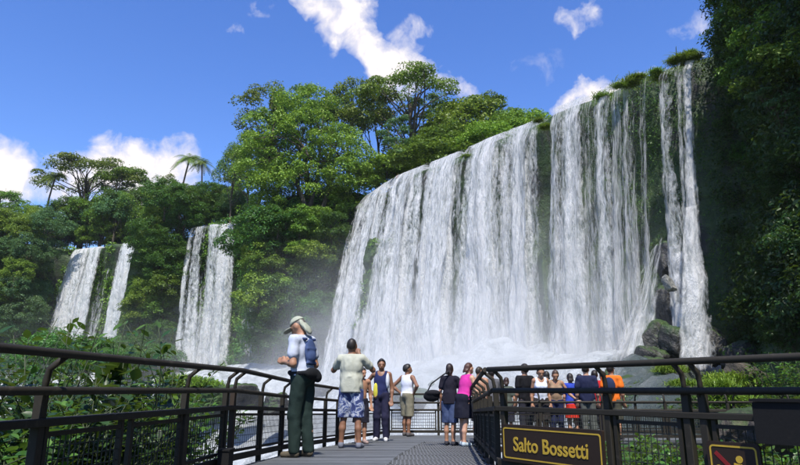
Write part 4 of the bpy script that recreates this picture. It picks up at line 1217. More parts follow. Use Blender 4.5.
# the mossy outcrop the left chute runs around
def outcrop(px0, py0, px1, py1, Y, label, k):
    a, b = at(px0, py0, Y), at(px1, py1, Y); me = ROCKS[k].copy(); me.materials.append(MAT['moss_rock'])
    o = link('outcrop', me); o.location = (a + b) / 2; o.scale = (abs(b.x - a.x) / 2, 1.6, abs(b.z - a.z) / 2); return tag(o, label, 'rock')
MAT['moss_rock'] = rock_mat('moss_rock', 1.05, .3)
for px0, py0, px1, py1, k_, lb in [(366, 236, 388, 278, 1, 'upper mossy knob of the outcrop at the left end of the wide waterfall'), (361, 262, 383, 308, 3, 'middle mossy knob of the outcrop at the left end of the wide waterfall'), (358, 292, 376, 338, 4, 'lowest mossy knob of the outcrop at the left end of the wide waterfall')]:
    outcrop(px0, py0, px1, py1, 65.0, lb, k_)
rg = np.random.default_rng(9); cc = []
for _ in range(70):
    t_ = rg.uniform(0, 1); q_ = at(378 - 12 * t_ + rg.normal(0, 5), 242 + 86 * t_, 63.9); cc.append(np.array(q_))
Vv, Ff = clump_leaves(cc, [.5] * 70, [26] * 70, .22, rg, 1.0)
tag(link('moss_fringe', np_mesh('moss_fringe', Vv, Ff), MAT['leaf_mid']), 'ferns and moss growing over the outcrop in the waterfall', 'moss', kind='stuff')
outcrop(538, 250, 556, 345, 50.0, 'narrow mossy rib between the curtains of the wide waterfall', 2)

# grass tufts
def tuft_mesh(seed, n=420, L=1.0, droop=.6):
    rng = np.random.default_rng(seed); Vs, Fs = [], []
    for i in range(n):
        a = rng.uniform(0, 2 * math.pi); d = np.array([math.cos(a), math.sin(a), 0]); el = rng.uniform(.5, 1.45); ln = L * rng.uniform(.6, 1.1)
        b = np.array([*rng.normal(0, .28 * L, 2), 0]); sd = np.array([-d[1], d[0], 0]) * .022 * L
        pts = [b + d * ln * math.cos(el) * t + np.array([0, 0, ln * (math.sin(el) * t - droop * t * t)]) for t in (0, .35, .7, 1)]
        k = len(Vs)
        for j, q in enumerate(pts): w = (1, .9, .6, .08)[j]; Vs += [q - sd * w, q + sd * w]
        for j in range(3): Fs.append([k + 2 * j, k + 2 * j + 1, k + 2 * j + 3, k + 2 * j + 2])
    me = np_mesh('grass_tuft', np.array(Vs), np.array(Fs)); me.materials.append(MAT['grass']); return me
TUFT = [tuft_mesh(s) for s in (1, 2, 3)]
def tuft(p, sc, label, group=None):
    o = link('grass_tuft', random.choice(TUFT)); o.location = p; o.scale = (sc, sc, sc); o.rotation_euler = (0, 0, random.uniform(0, 6.28)); return tag(o, label, 'grass', group)
for px, py, Y, sc, lb in [(628, 79, 44.3, 1.5, 'grassy clump on the lip between two water strands'), (602, 92, 46.8, 1.3, 'small grassy clump on the lip left of the bigger one'), (681, 55, 41.5, 1.6, 'bushy grass clump on the lip left of the narrow waterfall'),
                          (660, 72, 42.3, 1.3, 'grass hanging in the dark gap of the lip'), (694, 52, 41, 1.1, 'grass on the lip at the top of the narrow waterfall'), (545, 122, 51.2, 1.1, 'grass at the dark rib in the lip, right of the trees'), (538, 116, 53.5, 1.0, 'low grass tuft on the lip right of the last tree'),
                          (466, 152, 59.3, .9, 'grass in the narrow gap near the middle of the lip')]:
    tuft(at(px, py, Y) - Vector((0, 0, .55)), sc * .85, lb)
for px, py, sc in [(618, 82, 1.0), (634, 74, 1.1), (640, 73, .9), (690, 50, 1.0), (674, 57, 1.0), (655, 68, 1.0)]:
    tuft(at(px, py, 44.0 if px < 650 else 41.8) - Vector((0, 0, .4)), sc * .8, 'small tuft of grass on the lip of the right falls', 'grass on the lip')
for i in range(12):
    px, py = random.uniform(664, 770), random.uniform(365, 402)
    Y = random.uniform(19, 25) if px > 680 else random.uniform(28, 33)
    if px < 680: py = random.uniform(352, 372)
    tuft(at(px, py + 8, Y), random.uniform(.5, 1.2), 'drooping tuft of grass on the right bank below the cliff', 'grass on the right bank')
for px, py, Y, sc in [(200, 386, 60, 2.2), (212, 388, 62, 2.0), (185, 384, 62, 2.4), (170, 384, 60, 2.2), (222, 392, 64, 1.8)]:
    tuft(at(px, py, Y), sc, 'bright mossy grass on the islet behind the left railing', 'grass on the islet')
rock(195, 396, 61.5, 4.2, 1.5, 'low mossy islet behind the left railing', 'moss_rock', k=2)

# broad-leaved plants
def leaf_geo(L, W):
    """a broad leaf: midrib along y, edges lifted, tip pointed"""
    prof = [(0, 0), (.18, .62), (.42, 1.0), (.7, .72), (1, 0)]
    v = []; f = []
    for t, w in prof: v.append((0, t * L, -.12 * L * t * t))
    for t, w in prof[1:-1]: v.append((w * W / 2, t * L, -.12 * L * t * t + .10 * W)); v.append((-w * W / 2, t * L, -.12 * L * t * t + .10 * W))
    f = [(0, 5, 1), (0, 1, 6), (1, 5, 7), (1, 7, 2), (1, 2, 8), (1, 8, 6), (2, 7, 9), (2, 9, 3), (2, 3, 10), (2, 10, 8), (3, 9, 4), (3, 4, 10)]
    return np.array(v), np.array(f)
MAT['stem'] = solid('green_stem', (.035, .05, .018), .6)
def leafy_plant(seed, H, R, nstem, nleaf, L, W):
    rng = np.random.default_rng(seed); lv, lf = leaf_geo(L, W); Vs, Fs = [], []; mb = MB(); nb = 0
    for s in range(nstem):
        a = rng.uniform(0, 2 * math.pi); q = R * rng.uniform(.2, 1)
        tip = Vector((math.cos(a) * q, math.sin(a) * q, H * rng.uniform(.65, 1)))
        pts = limb(mb, (rng.normal(0, .1), rng.normal(0, .1), -.3), tip, .011, .004, rng, .12, 7, 5)
        for k in range(nleaf):
            t = rng.uniform(.25, 1) ** .7; i = min(5, int(t * 6)); p = np.array(pts[i].lerp(pts[i + 1], t * 6 - i))
            yaw = rng.uniform(0, 2 * math.pi); pit = rng.normal(.15, .45); rl = rng.normal(0, .4); sc = rng.uniform(.55, 1.15)
            M3 = np.array(Matrix.Rotation(yaw, 3, 'Z') @ Matrix.Rotation(pit, 3, 'X') @ Matrix.Rotation(rl, 3, 'Y'))
            Vs.append((lv * sc) @ M3.T + p + M3 @ np.array([0, .05, 0])); Fs.append(lf + nb); nb += len(lv)
    k = TreeKind(); k.crown = np_mesh('leaves', np.concatenate(Vs), np.concatenate(Fs)); k.trunk = mb.mesh('stem', True); k.trunk.materials.append(MAT['stem']); k.H = H
    return k
PL = [leafy_plant(1, 2.4, 1.0, 30, 40, .125, .055), leafy_plant(2, 2.0, 1.1, 30, 38, .11, .045), leafy_plant(3, 1.2, .8, 30, 26, .10, .07), leafy_plant(4, 2.2, .8, 9, 13, .25, .17), leafy_plant(5, 2.8, .8, 14, 24, .16, .075)]
def leafy(k, px, top, Y, mat, label, group=None, wide=1.0):
    t = at(px, top, Y); s = PL[k].H
    zb = t.z - s
    e = tag(empty('leafy_plant', (t.x, Y, zb), random.uniform(0, 6.28)), label, 'plant', group)
    e.scale = (wide, wide, 1)
    me = PL[k].crown.copy(); me.materials.append(MAT[mat])
    link('stem', PL[k].trunk, None, e); link('leaves', me, None, e); return e
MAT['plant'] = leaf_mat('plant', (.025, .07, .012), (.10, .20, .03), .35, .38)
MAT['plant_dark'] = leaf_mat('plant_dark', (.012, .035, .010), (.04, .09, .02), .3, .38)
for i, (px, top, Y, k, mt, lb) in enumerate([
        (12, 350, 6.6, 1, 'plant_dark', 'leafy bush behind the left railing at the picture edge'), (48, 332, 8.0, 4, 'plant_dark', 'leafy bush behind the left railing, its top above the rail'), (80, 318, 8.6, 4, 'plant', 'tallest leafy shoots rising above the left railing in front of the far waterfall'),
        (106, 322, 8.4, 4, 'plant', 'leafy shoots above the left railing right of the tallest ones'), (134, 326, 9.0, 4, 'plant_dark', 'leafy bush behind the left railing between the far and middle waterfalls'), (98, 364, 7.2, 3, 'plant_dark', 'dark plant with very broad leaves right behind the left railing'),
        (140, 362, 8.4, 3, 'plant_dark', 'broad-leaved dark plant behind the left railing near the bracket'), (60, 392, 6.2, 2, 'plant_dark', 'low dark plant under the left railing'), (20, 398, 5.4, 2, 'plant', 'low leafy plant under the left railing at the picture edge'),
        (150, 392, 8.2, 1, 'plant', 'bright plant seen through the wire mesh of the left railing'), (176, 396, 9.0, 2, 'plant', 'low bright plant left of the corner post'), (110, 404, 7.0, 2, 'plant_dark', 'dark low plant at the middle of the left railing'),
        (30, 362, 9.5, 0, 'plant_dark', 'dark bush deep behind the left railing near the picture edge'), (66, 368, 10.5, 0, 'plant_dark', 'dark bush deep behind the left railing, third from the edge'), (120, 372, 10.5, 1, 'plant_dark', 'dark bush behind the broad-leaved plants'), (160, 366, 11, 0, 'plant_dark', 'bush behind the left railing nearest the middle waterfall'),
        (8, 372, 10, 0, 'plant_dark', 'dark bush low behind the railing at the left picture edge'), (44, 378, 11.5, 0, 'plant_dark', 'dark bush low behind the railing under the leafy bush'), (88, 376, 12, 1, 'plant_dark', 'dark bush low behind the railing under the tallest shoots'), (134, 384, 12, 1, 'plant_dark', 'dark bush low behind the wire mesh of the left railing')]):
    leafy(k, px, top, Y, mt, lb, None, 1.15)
for px, top, Y, k in [(630, 436, 11, 2), (650, 438, 10.5, 2), (672, 440, 10, 2), (640, 446, 9, 2), (664, 450, 8.6, 2), (770, 446, 9, 2), (790, 450, 8.5, 2), (740, 452, 9.5, 2), (705, 440, 11, 2)]:
    leafy(k, px, top, Y, 'plant', 'low bright green plant below the right railing', 'plants below the right railing', 1.2)
for px, top, Y, k in [(612, 380, 27, 0), (628, 386, 26, 1), (650, 392, 26, 1), (676, 386, 27, 0), (690, 396, 22, 1), (712, 392, 20, 2), (600, 392, 25, 1), (770, 360, 21, 0), (795, 350, 20, 1), (755, 372, 22, 1), (720, 382, 24, 2), (690, 380, 26, 2), (780, 392, 17, 2), (640, 384, 30, 2), (800, 400, 15, 2), (730, 402, 19, 2)]:
    leafy(k, px, top, Y, 'plant', 'leafy plant on the bank below the right cliff', 'plants on the right bank', 1.4)
# lookout rail on the cliff top
a, b = at(379, 163, 77.5), at(395, 171, 77.5)
root = tag(empty('lookout_rail', a - Vector((0, 0, 1))), 'short timber rail at the lookout on the cliff top', 'railing')
for nm, off_ in (('rail', 0), ('rail', -.45)):
    m = MB(); m.tube([Vector((0, 0, 1 + off_)), b - a + Vector((0, 0, 1 + off_))], .08, 6); o = m.build(nm, MAT['rail_brown'], root)
for t_ in (0, .5, 1):
    q_ = (b - a) * t_; m = MB(); m.tube([q_ + Vector((0, 0, -.6)), q_ + Vector((0, 0, 1.1))], .09, 6); m.build('post', MAT['rail_brown'], root)

# ------------------------------------------------------------------ people: one continuous skin each, clothes as shells over it
def surface_nets(f, org, h):
    """closed surface where the field f changes sign"""
    s = f < 0
    n = np.array(f.shape)
    acc = np.zeros((*(n - 1), 3)); cnt = np.zeros(n - 1)
    idx = np.indices(n - 1).astype(float)
    def sl(d): return tuple(slice(d[k], n[k] - 1 + d[k]) for k in range(3))
    cor = [(i, j, k) for i in (0, 1) for j in (0, 1) for k in (0, 1)]
    for a in cor:
        for ax in range(3):
            if a[ax]: continue
            b = list(a); b[ax] = 1
            fa, fb = f[sl(a)], f[sl(b)]
            m = (fa < 0) != (fb < 0)
            t = np.where(m, fa / np.where(np.abs(fa - fb) < 1e-12, 1, fa - fb), 0)
            for k in range(3): acc[..., k] += np.where(m, a[k] + (t if k == ax else 0), 0)
            cnt += m
    act = cnt > 0
    vid = np.full(n - 1, -1); vid[act] = np.arange(act.sum())
    V = (acc[act] / cnt[act][:, None] + np.stack(np.nonzero(act), 1)) * h + org
    Fs = []
    for ax in range(3):
        o1, o2 = [k for k in range(3) if k != ax]
        a = [slice(1, n[k] - 1) for k in range(3)]; a[ax] = slice(0, n[ax] - 1)
        b = list(a); b[ax] = slice(1, n[ax])
        sa, sb = s[tuple(a)], s[tuple(b)]
        ch = np.nonzero(sa != sb)
        if len(ch[0]) == 0: continue
        p = [ch[0] + 0, ch[1] + 0, ch[2] + 0]
        for k in (o1, o2): p[k] = p[k] + 1
        def cell(d1, d2):
            q = [x.copy() for x in p]; q[o1] = q[o1] - d1; q[o2] = q[o2] - d2
            return vid[q[0], q[1], q[2]]
        quad = np.stack([cell(1, 1), cell(0, 1), cell(0, 0), cell(1, 0)], 1)
        flip = sa[ch] if ax != 1 else ~sa[ch]
        quad = np.where(flip[:, None], quad, quad[:, ::-1])
        Fs.append(quad)
    Fc = np.concatenate(Fs); Fc = Fc[(Fc >= 0).all(1)]
    return V, Fc
def rotx(a): c, s = math.cos(a), math.sin(a); return np.array([[1, 0, 0], [0, c, -s], [0, s, c]])
def rotz(a): c, s = math.cos(a), math.sin(a); return np.array([[c, -s, 0], [s, c, 0], [0, 0, 1]])
def sdf_mesh(name, prims, voxel=.014, k=.03, cut=None, sub=(), wrinkle=0.0, seed=0, scale=1.0):
    """prims: ('c', a, b, ra, rb) tapered capsule | ('e', centre, radii, R)"""
    lo, hi = np.full(3, 9.), np.full(3, -9.)
    bx = []
    for p in prims:
        if p[0] == 'c':
            a, b = np.array(p[1]), np.array(p[2]); r = max(p[3], p[4]); l, u = np.minimum(a, b) - r, np.maximum(a, b) + r
        else:
            r = max(p[2]); l, u = np.array(p[1]) - r, np.array(p[1]) + r
        bx.append((l, u)); lo = np.minimum(lo, l); hi = np.maximum(hi, u)
    lo -= .06; hi += .06
    n = np.ceil((hi - lo) / voxel).astype(int) + 1
    f = np.full(n, .2)
    ax = [lo[i] + voxel * np.arange(n[i]) for i in range(3)]
    def evalp(p, X):
        if p[0] == 'c':
            a, b = np.array(p[1], float), np.array(p[2], float); ab = b - a
            t = np.clip(((X - a) @ ab) / max(ab @ ab, 1e-9), 0, 1)
            return np.linalg.norm(X - a - t[..., None] * ab, axis=-1) - (p[3] + (p[4] - p[3]) * t)
        q = X - np.array(p[1]); R = p[3] if len(p) > 3 and p[3] is not None else None
        if R is not None: q = q @ R
        r = np.array(p[2]); k0 = np.linalg.norm(q / r, axis=-1); k1 = np.linalg.norm(q / (r * r), axis=-1)
        return k0 * (k0 - 1) / np.maximum(k1, 1e-9)
    def region(l, u, m):
        return tuple(slice(max(0, int((l[i] - m - lo[i]) / voxel)), min(n[i], int((u[i] + m - lo[i]) / voxel) + 2)) for i in range(3))
    for p, (l, u) in zip(prims, bx):
        rg = region(l, u, .07)
        X = np.stack(np.meshgrid(*[ax[i][rg[i]] for i in range(3)], indexing='ij'), -1)
        d = evalp(p, X); g = f[rg]
        h = np.maximum(k - np.abs(d - g), 0) / k
        f[rg] = np.minimum(d, g) - h * h * k * .25
    X = None
    if cut is not None or wrinkle or sub:
        X = np.stack(np.meshgrid(*ax, indexing='ij'), -1)
        if wrinkle: f = f + fbm(X * [14, 14, 8], 2, seed) * wrinkle
        for p in sub: f = np.maximum(f, -evalp(p, X))
        if cut is not None: f = np.maximum(f, cut(X))
    V, Fc = surface_nets(f, lo, voxel)
    return np_mesh(name, V * scale, Fc, True)

def skin_mat(name, c):
    M = Mat(name); n = M.noise(M.coord(), 9, 4)
    col = M.mix(n, tuple(x * .82 for x in c), tuple(min(1, x * 1.12) for x in c))
    p = M.node('ShaderNodeBsdfPrincipled', {'Base Color': col, 'Roughness': .5, 'Subsurface Weight': .08, 'Specular IOR Level': .35})
    return M.done(p.outputs[0])
SKIN = {'light': skin_mat('skin_light', (.50, .29, .20)), 'tan': skin_mat('skin_tan', (.36, .19, .115)), 'brown': skin_mat('skin_brown', (.22, .11, .065)), 'dark': skin_mat('skin_dark', (.12, .06, .038))}
CLOTH = {}
def cloth(col):
    if col not in CLOTH:
        if col == 'camo':
            M = Mat('cloth_camo'); c = M.coord()
            n = M.noise(c, 9, 2, .5, .6)
            cc = M.ramp(n, [(.40, (.045, .06, .16)), (.47, (.13, .17, .33)), (.53, (.42, .45, .52)), (.6, (.09, .12, .26))])
            for e in M.n:
                if e.type == 'VALTORGB': e.color_ramp.interpolation = 'CONSTANT'
            CLOTH[col] = M.done(M.pbr(cc, .85, M.bump(M.noise(c, 30, 4), .4, .01), .2))
        else:
            M = Mat('cloth'); c = M.coord(); n = M.noise(c, 7, 5)
            cc = M.mix(n, tuple(x * .8 for x in col), tuple(min(1, x * 1.15) for x in col))
            CLOTH[col] = M.done(M.pbr(cc, .88, M.bump(M.math('ADD', n, M.math('MULTIPLY', M.noise(c, 60, 3), .3)), .6, .015), .15))
    return CLOTH[col]
HAIR = {}
def hair_mat(col):
    if col not in HAIR:
        M = Mat('hair'); c = M.coord(); n = M.noise(M.mapping(c, (60, 60, 12)), 1, 4)
        HAIR[col] = M.done(M.pbr(M.mix(n, tuple(x * .5 for x in col), tuple(x * 1.6 for x in col)), .5, M.bump(n, .5, .006), .4))
    return HAIR[col]
EYE = solid('eye_dark', (.02, .015, .012), .25)
LIP = None
ARMS = {'down': ((.05, -.03, -.29), (.055, .06, -.545)), 'camera': ((.15, .16, -.17), (-.11, .30, .10)), 'front': ((.05, -.02, -.29), (-.10, .22, -.24)),
        'lean': ((.08, .10, -.27), (-.02, .34, -.22)), 'hip': ((.20, -.10, -.21), (.00, .03, -.40)), 'rail': ((.10, .10, -.26), (.10, .33, -.30)),
        'hang_fwd': ((.03, .05, -.29), (.02, .16, -.52)), 'side': ((.16, .05, -.25), (.30, .18, -.36))}
def person(label, loc, yaw, h=1.75, arms=('down', 'down'), lean=0, head=(0, 0), skin='tan', hair=(.015, .011, .009), hair_style='short', top=None, bottom=None, shoes=(.05, .05, .06),
           girth=1.0, stance=.10, step=0.0, sex='m', hat=None, voxel=.014, group=None, face=True, extras=()):
    S = h / 1.75
    e = tag(empty('person', loc, yaw), label, 'person', group)
    T = rotx(math.radians(-lean)); PV = np.array([0, 0, .95])
    def tt(p): return T @ (np.array(p, float) - PV) + PV                  # torso frame -> body
    Hd = T @ rotz(math.radians(head[1])) @ rotx(math.radians(-head[0])); NK = np.array([0, -.005, 1.50])
    def hh(p): return Hd @ (np.array(p, float) - NK - [0, 0, .02]) + tt(NK)
    g = girth; fem = sex == 'f'
    sw = .185 if not fem else .165
    torso = [('e', tt((0, 0, 1.29)), (.165 * (1 if not fem else .9) * (.6 + .4 * g), .115 * g, .215), T), ('e', tt((0, .012 * g, 1.10)), (.150 * g * (1 if not fem else .93), .112 * g, .17), T),
             ('e', tt((0, -.005, .97)), (.168 * (.5 + .5 * g) * (1.04 if fem else 1), .122 * g, .125), T), ('c', tt((-sw + .03, -.005, 1.415)), tt((sw - .03, -.005, 1.415)), .062, .062)]
    if fem: torso.append(('e', tt((-.07, .085, 1.285)), (.065, .06, .065), T)); torso.append(('e', tt((.07, .085, 1.285)), (.065, .06, .065), T))
    legs, calf, feet, armU, armL, hands = [], [], [], [], [], []
    for sx, stp in ((-1, step), (1, -step)):
        hip = np.array((sx * .085, 0, .90)); knee = np.array((sx * (.085 + stance) / 2, .02 + stp * .6, .50)); ank = np.array((sx * stance, -.02 + stp, .085))
        legs.append(('c', hip, knee, .088 * (.4 + .6 * g), .058)); calf.append(('c', knee, knee * .45 + ank * .55 + [0, -.014, .03], .056, .053)); calf.append(('c', knee * .45 + ank * .55 + [0, -.014, .03], ank, .053, .036))
        feet.append(('c', ank + [0, -.02, -.045], ank + [sx * .025, .15, -.055], .036, .030)); feet.append(('c', ank, ank + [sx * .01, .06, -.04], .038, .034))
    for sx, kind in ((-1, arms[0]), (1, arms[1])):
        sh = np.array((sx * sw, -.005, 1.405)); E, Wr = ARMS[kind] if isinstance(kind, str) else kind
        el = tt(sh + np.array((sx * E[0], E[1], E[2]))); wr = tt(sh + np.array((sx * Wr[0], Wr[1], Wr[2]))); sh = tt(sh)
        u, l = (.050, .043) if not fem else (.044, .036)
        armU.append(('c', sh, el, u * (.6 + .4 * g), l)); armL.append(('c', el, el * .7 + wr * .3, l - .003, l - .002)); armL.append(('c', el * .7 + wr * .3, wr, l - .002, .026))
        d = (wr - el) / np.linalg.norm(wr - el); side = np.cross(d, [0, 1, 0.3]); side /= np.linalg.norm(side); nrm = np.cross(side, d)
        palm = wr + d * .055
        hands.append(('c', wr, palm, .024, .026)); hands.append(('c', wr + d * .03 + side * .014, palm + side * .020 + d * .02, .018, .016)); hands.append(('c', wr + d * .03 - side * .014, palm - side * .020 + d * .02, .018, .016))
        for q, ln in ((-.030, .055), (-.010, .068), (.010, .072), (.030, .060)):
            b0 = palm + d * .025 + side * q; b1 = b0 + d * ln * .55 + nrm * .012; b2 = b1 + d * ln * .35 + nrm * .03
            hands.append(('c', b0, b1, .0105, .0095)); hands.append(('c', b1, b2, .0095, .008))
        tb = wr + d * .03 - side * sx * .024; t1 = tb - side * sx * .03 + d * .03 + nrm * .012
        hands.append(('c', tb, t1, .013, .011)); hands.append(('c', t1, t1 + d * .032 + nrm * .012, .011, .009))
    cran = ('e', hh((0, -.008, 1.655)), (.077, .096, .102), Hd)
    headp = [cran, ('e', hh((0, .028, 1.595)), (.058, .066, .070), Hd), ('c', hh((0, .085, 1.640)), hh((0, .108, 1.612)), .011, .015), ('e', hh((.078, -.005, 1.632)), (.011, .022, .032), Hd), ('e', hh((-.078, -.005, 1.632)), (.011, .022, .032), Hd),
             ('c', tt((0, -.012, 1.42)), hh((0, -.012, 1.56)), .062 if not fem else .052, .056 if not fem else .048), ('c', hh((-.022, .088, 1.575)), hh((.022, .088, 1.575)), .012, .012), ('c', hh((-.04, .078, 1.668)), hh((.04, .078, 1.668)), .012, .012)]
    body = torso + legs + calf + feet + armU + armL + hands + headp
    eyes_sub = [('e', hh((sx * .032, .098, 1.648)), (.011, .009, .006), Hd) for sx in (-1, 1)] if face else []
    link('body', sdf_mesh('body', body, voxel, .028, sub=eyes_sub, scale=S), SKIN[skin], e)
    if face:
        for sx in (-1, 1):
            link('eye', sdf_mesh('eye', [('e', hh((sx * .032, .082, 1.648)), (.009, .008, .006), Hd)], .005, .003, scale=S), EYE, e)
    def infl(ps, d, s=1.0):
        return [('c', p[1], p[2], p[3] * s + d, p[4] * s + d) if p[0] == 'c' else ('e', p[1], tuple(r + d for r in p[2]), p[3]) for p in ps]
    def tz(X): return ((X - PV) @ T)[..., 2] + PV[2]
    sd = int(h * 1000 + loc[0] * 37) % 97
    if top:
        kind, col = top
        hem = (.86 if not (hat and hat[0] == 'flap') else .97) if kind in ('tee', 'shirt') else .90
        if kind in ('tee', 'shirt'):
            sl_ = []
            for p, q in zip(armU, armL[::2]):
                a, b = np.array(p[1]), np.array(p[2])
                f_ = .58 if kind == 'tee' else 1.0
                sl_.append(('c', a, a + (b - a) * f_, p[3] + .014, p[3] + .020))
            ps = infl(torso, .014) + sl_ + [('c', tt((0, -.01, 1.40)), tt((0, -.01, 1.475)), .085, .068)]
            ps.append(('c', tt((0, 0, 1.05)), tt((0, 0, .86)), (.135 * g + .015), (.14 * g + .018))) if g < 9 else None
            cutf = lambda X: np.maximum(hem - tz(X), tz(X) - 1.485)
            # flatten front to back: the hem tube is round, so squeeze it with two planes
            yf = .128 * g + .008
            cut2 = lambda X: np.maximum(cutf(X), np.where(tz(X) < 1.1, np.abs(((X - PV) @ T)[..., 1]) - yf, -1))
            me = sdf_mesh('shirt', ps, voxel, .035, cut=cut2, wrinkle=.016, seed=sd, scale=S)
        else:   # tank top
            ps = infl(torso, .012)
            sub = [('e', tt((sx * .225, 0, 1.44)), (.095, .22, .15), T) for sx in (-1, 1)] + [('e', tt((0, .06, 1.50)), (.085, .14, .13), T)]
            me = sdf_mesh('tank_top', ps, voxel, .03, cut=lambda X: hem - tz(X), sub=sub, wrinkle=.007, seed=sd, scale=S)
        link('shirt' if kind != 'tank' else 'tank_top', me, cloth(col), e)
    if bottom:
        kind, col = bottom
        tucked = not (top and top[0] in ('tee', 'shirt')) or hat and hat[0] == 'flap'
        base = infl([torso[2]], .018 if tucked else .004) + ([('c', tt((0, 0, 1.0)) - [.06, 0, 0], tt((0, 0, 1.0)) + [.06, 0, 0], .105 * g, .105 * g)] if tucked else [])
        waist = 1.03 if tucked else .93
        if kind == 'shorts':
            ps = list(base)
            for p in legs:
                a, b = np.array(p[1]), np.array(p[2]); ps.append(('c', a, b + (b - a) * .05, p[3] + .022, p[4] + .052))
            me = sdf_mesh('shorts', ps, voxel, .03, cut=lambda X: np.maximum(.47 - X[..., 2], tz(X) - waist), wrinkle=.018, seed=sd + 1, scale=S)
        elif kind == 'trousers':
            ps = list(base)
            for p in legs: ps.append(('c', p[1], p[2], p[3] + .016, p[4] + .028))
            for j in range(2):
                kn = np.array(legs[j][2]); an = np.array(calf[2 * j + 1][2]); ps.append(('c', kn, an, .084, .068))
            me = sdf_mesh('trousers', ps, voxel, .025, cut=lambda X: np.maximum(.045 - X[..., 2], tz(X) - waist), wrinkle=.014, seed=sd + 2, scale=S)
        else:   # skirt
            ps = base + [('c', (0, 0, .90), (0, .01, .52), .165, .215)]
            me = sdf_mesh('skirt', ps, voxel, .04, cut=lambda X: np.maximum(np.maximum(.56 - X[..., 2], tz(X) - waist), np.abs(X[..., 1]) - .185), wrinkle=.016, seed=sd + 3, scale=S)
        link(kind, me, cloth(col), e)
    if shoes:
        for j in range(2):
            a = np.array(feet[2 * j][1]); b = np.array(feet[2 * j][2]); an = np.array(feet[2 * j + 1][1])
            me = sdf_mesh('shoe', [('c', a, b, .044, .040), ('c', an + [0, 0, -.01], an + [0, .04, -.03], .045, .04)], .011, .03, cut=lambda X: .002 - X[..., 2], scale=S)
            link('shoe', me, cloth(shoes), e)
    if hair_style:
        big = ('e', hh((0, -.012, 1.660)), (.088, .108, .114), Hd)
        def hp(X): return ((X - tt(NK)) @ Hd) + NK
        cutf = lambda X: np.maximum((hp(X)[..., 1] - .045) - (hp(X)[..., 2] - 1.69) * .9, (1.585 - hp(X)[..., 2]) + (hp(X)[..., 1] - .0) * .6)
        ps = [big]; c = cutf
        if hair_style == 'crop': ps = [('e', hh((0, -.012, 1.658)), (.081, .101, .107), Hd)]
        if hair_style == 'full': ps = [('e', hh((0, -.016, 1.662)), (.098, .118, .120), Hd)]
        if hair_style in ('long', 'bob'):
            ps = [big, ('e', hh((0, -.07, 1.56)), (.085, .06, .15 if hair_style == 'long' else .09), Hd)]
            if hair_style == 'long': ps.append(('c', hh((0, -.09, 1.52)), hh((0, -.12, 1.36)), .06, .035))
            c = lambda X: (hp(X)[..., 1] - .045) - (hp(X)[..., 2] - 1.69) * .9
        if hair_style == 'bun':
            ps = [big, ('e', hh((0, -.13, 1.68)), (.05, .05, .05), Hd)]
        me = sdf_mesh('hair', ps, .011, .02, cut=c, wrinkle=.010, seed=sd + 5, scale=S)
        link('hair', me, hair_mat(hair), e)
    if hat:
        hk, col = hat
        def hp2(X): return ((X - tt(NK)) @ Hd) + NK
        dome = [('e', hh((0, -.010, 1.668)), (.090, .110, .110), Hd)]
        c0 = lambda X: 1.672 - hp2(X)[..., 2]
        hm = link('cap', sdf_mesh('cap', dome, .010, .02, cut=c0, scale=S), cloth(col), e)
        br = sdf_mesh('brim', [('e', hh((0, .135, 1.672)), (.080, .085, .012), Hd)], .008, .01, scale=S)
        link('brim', br, cloth(col), hm)
        if hk == 'flap':
            fl = sdf_mesh('neck_flap', [('e', hh((0, -.082, 1.62)), (.082, .032, .09), Hd), ('e', hh((0, -.105, 1.54)), (.088, .026, .085), Hd)], .011, .03, wrinkle=.014, seed=8, scale=S)
            link('neck_flap', fl, cloth(col), hm)
    for ex in extras:
        nm, prims, col, kw = ex
        link(nm, sdf_mesh(nm, [tuple([p[0]] + [tt(p[1])] + ([tt(p[2])] if p[0] == 'c' else [p[2]]) + list(p[3:]) + ([T] if p[0] == 'e' else [])) for p in prims], kw.get('voxel', .012), kw.get('k', .02), scale=S), cloth(col), e)
    return e
def foot(px, py):
    """where the ray through this pixel meets the walkway"""
    d = ray(px, py); y = 8.0
    for _ in range(40):
        z = deck_z(y) - CAMZ; y = z / d.z * d.y
    return (d.x / d.y * y, y, deck_z(y))
def tall(px, top, p):
    return at(px, top, p[1]).z - p[2]
PI = math.pi
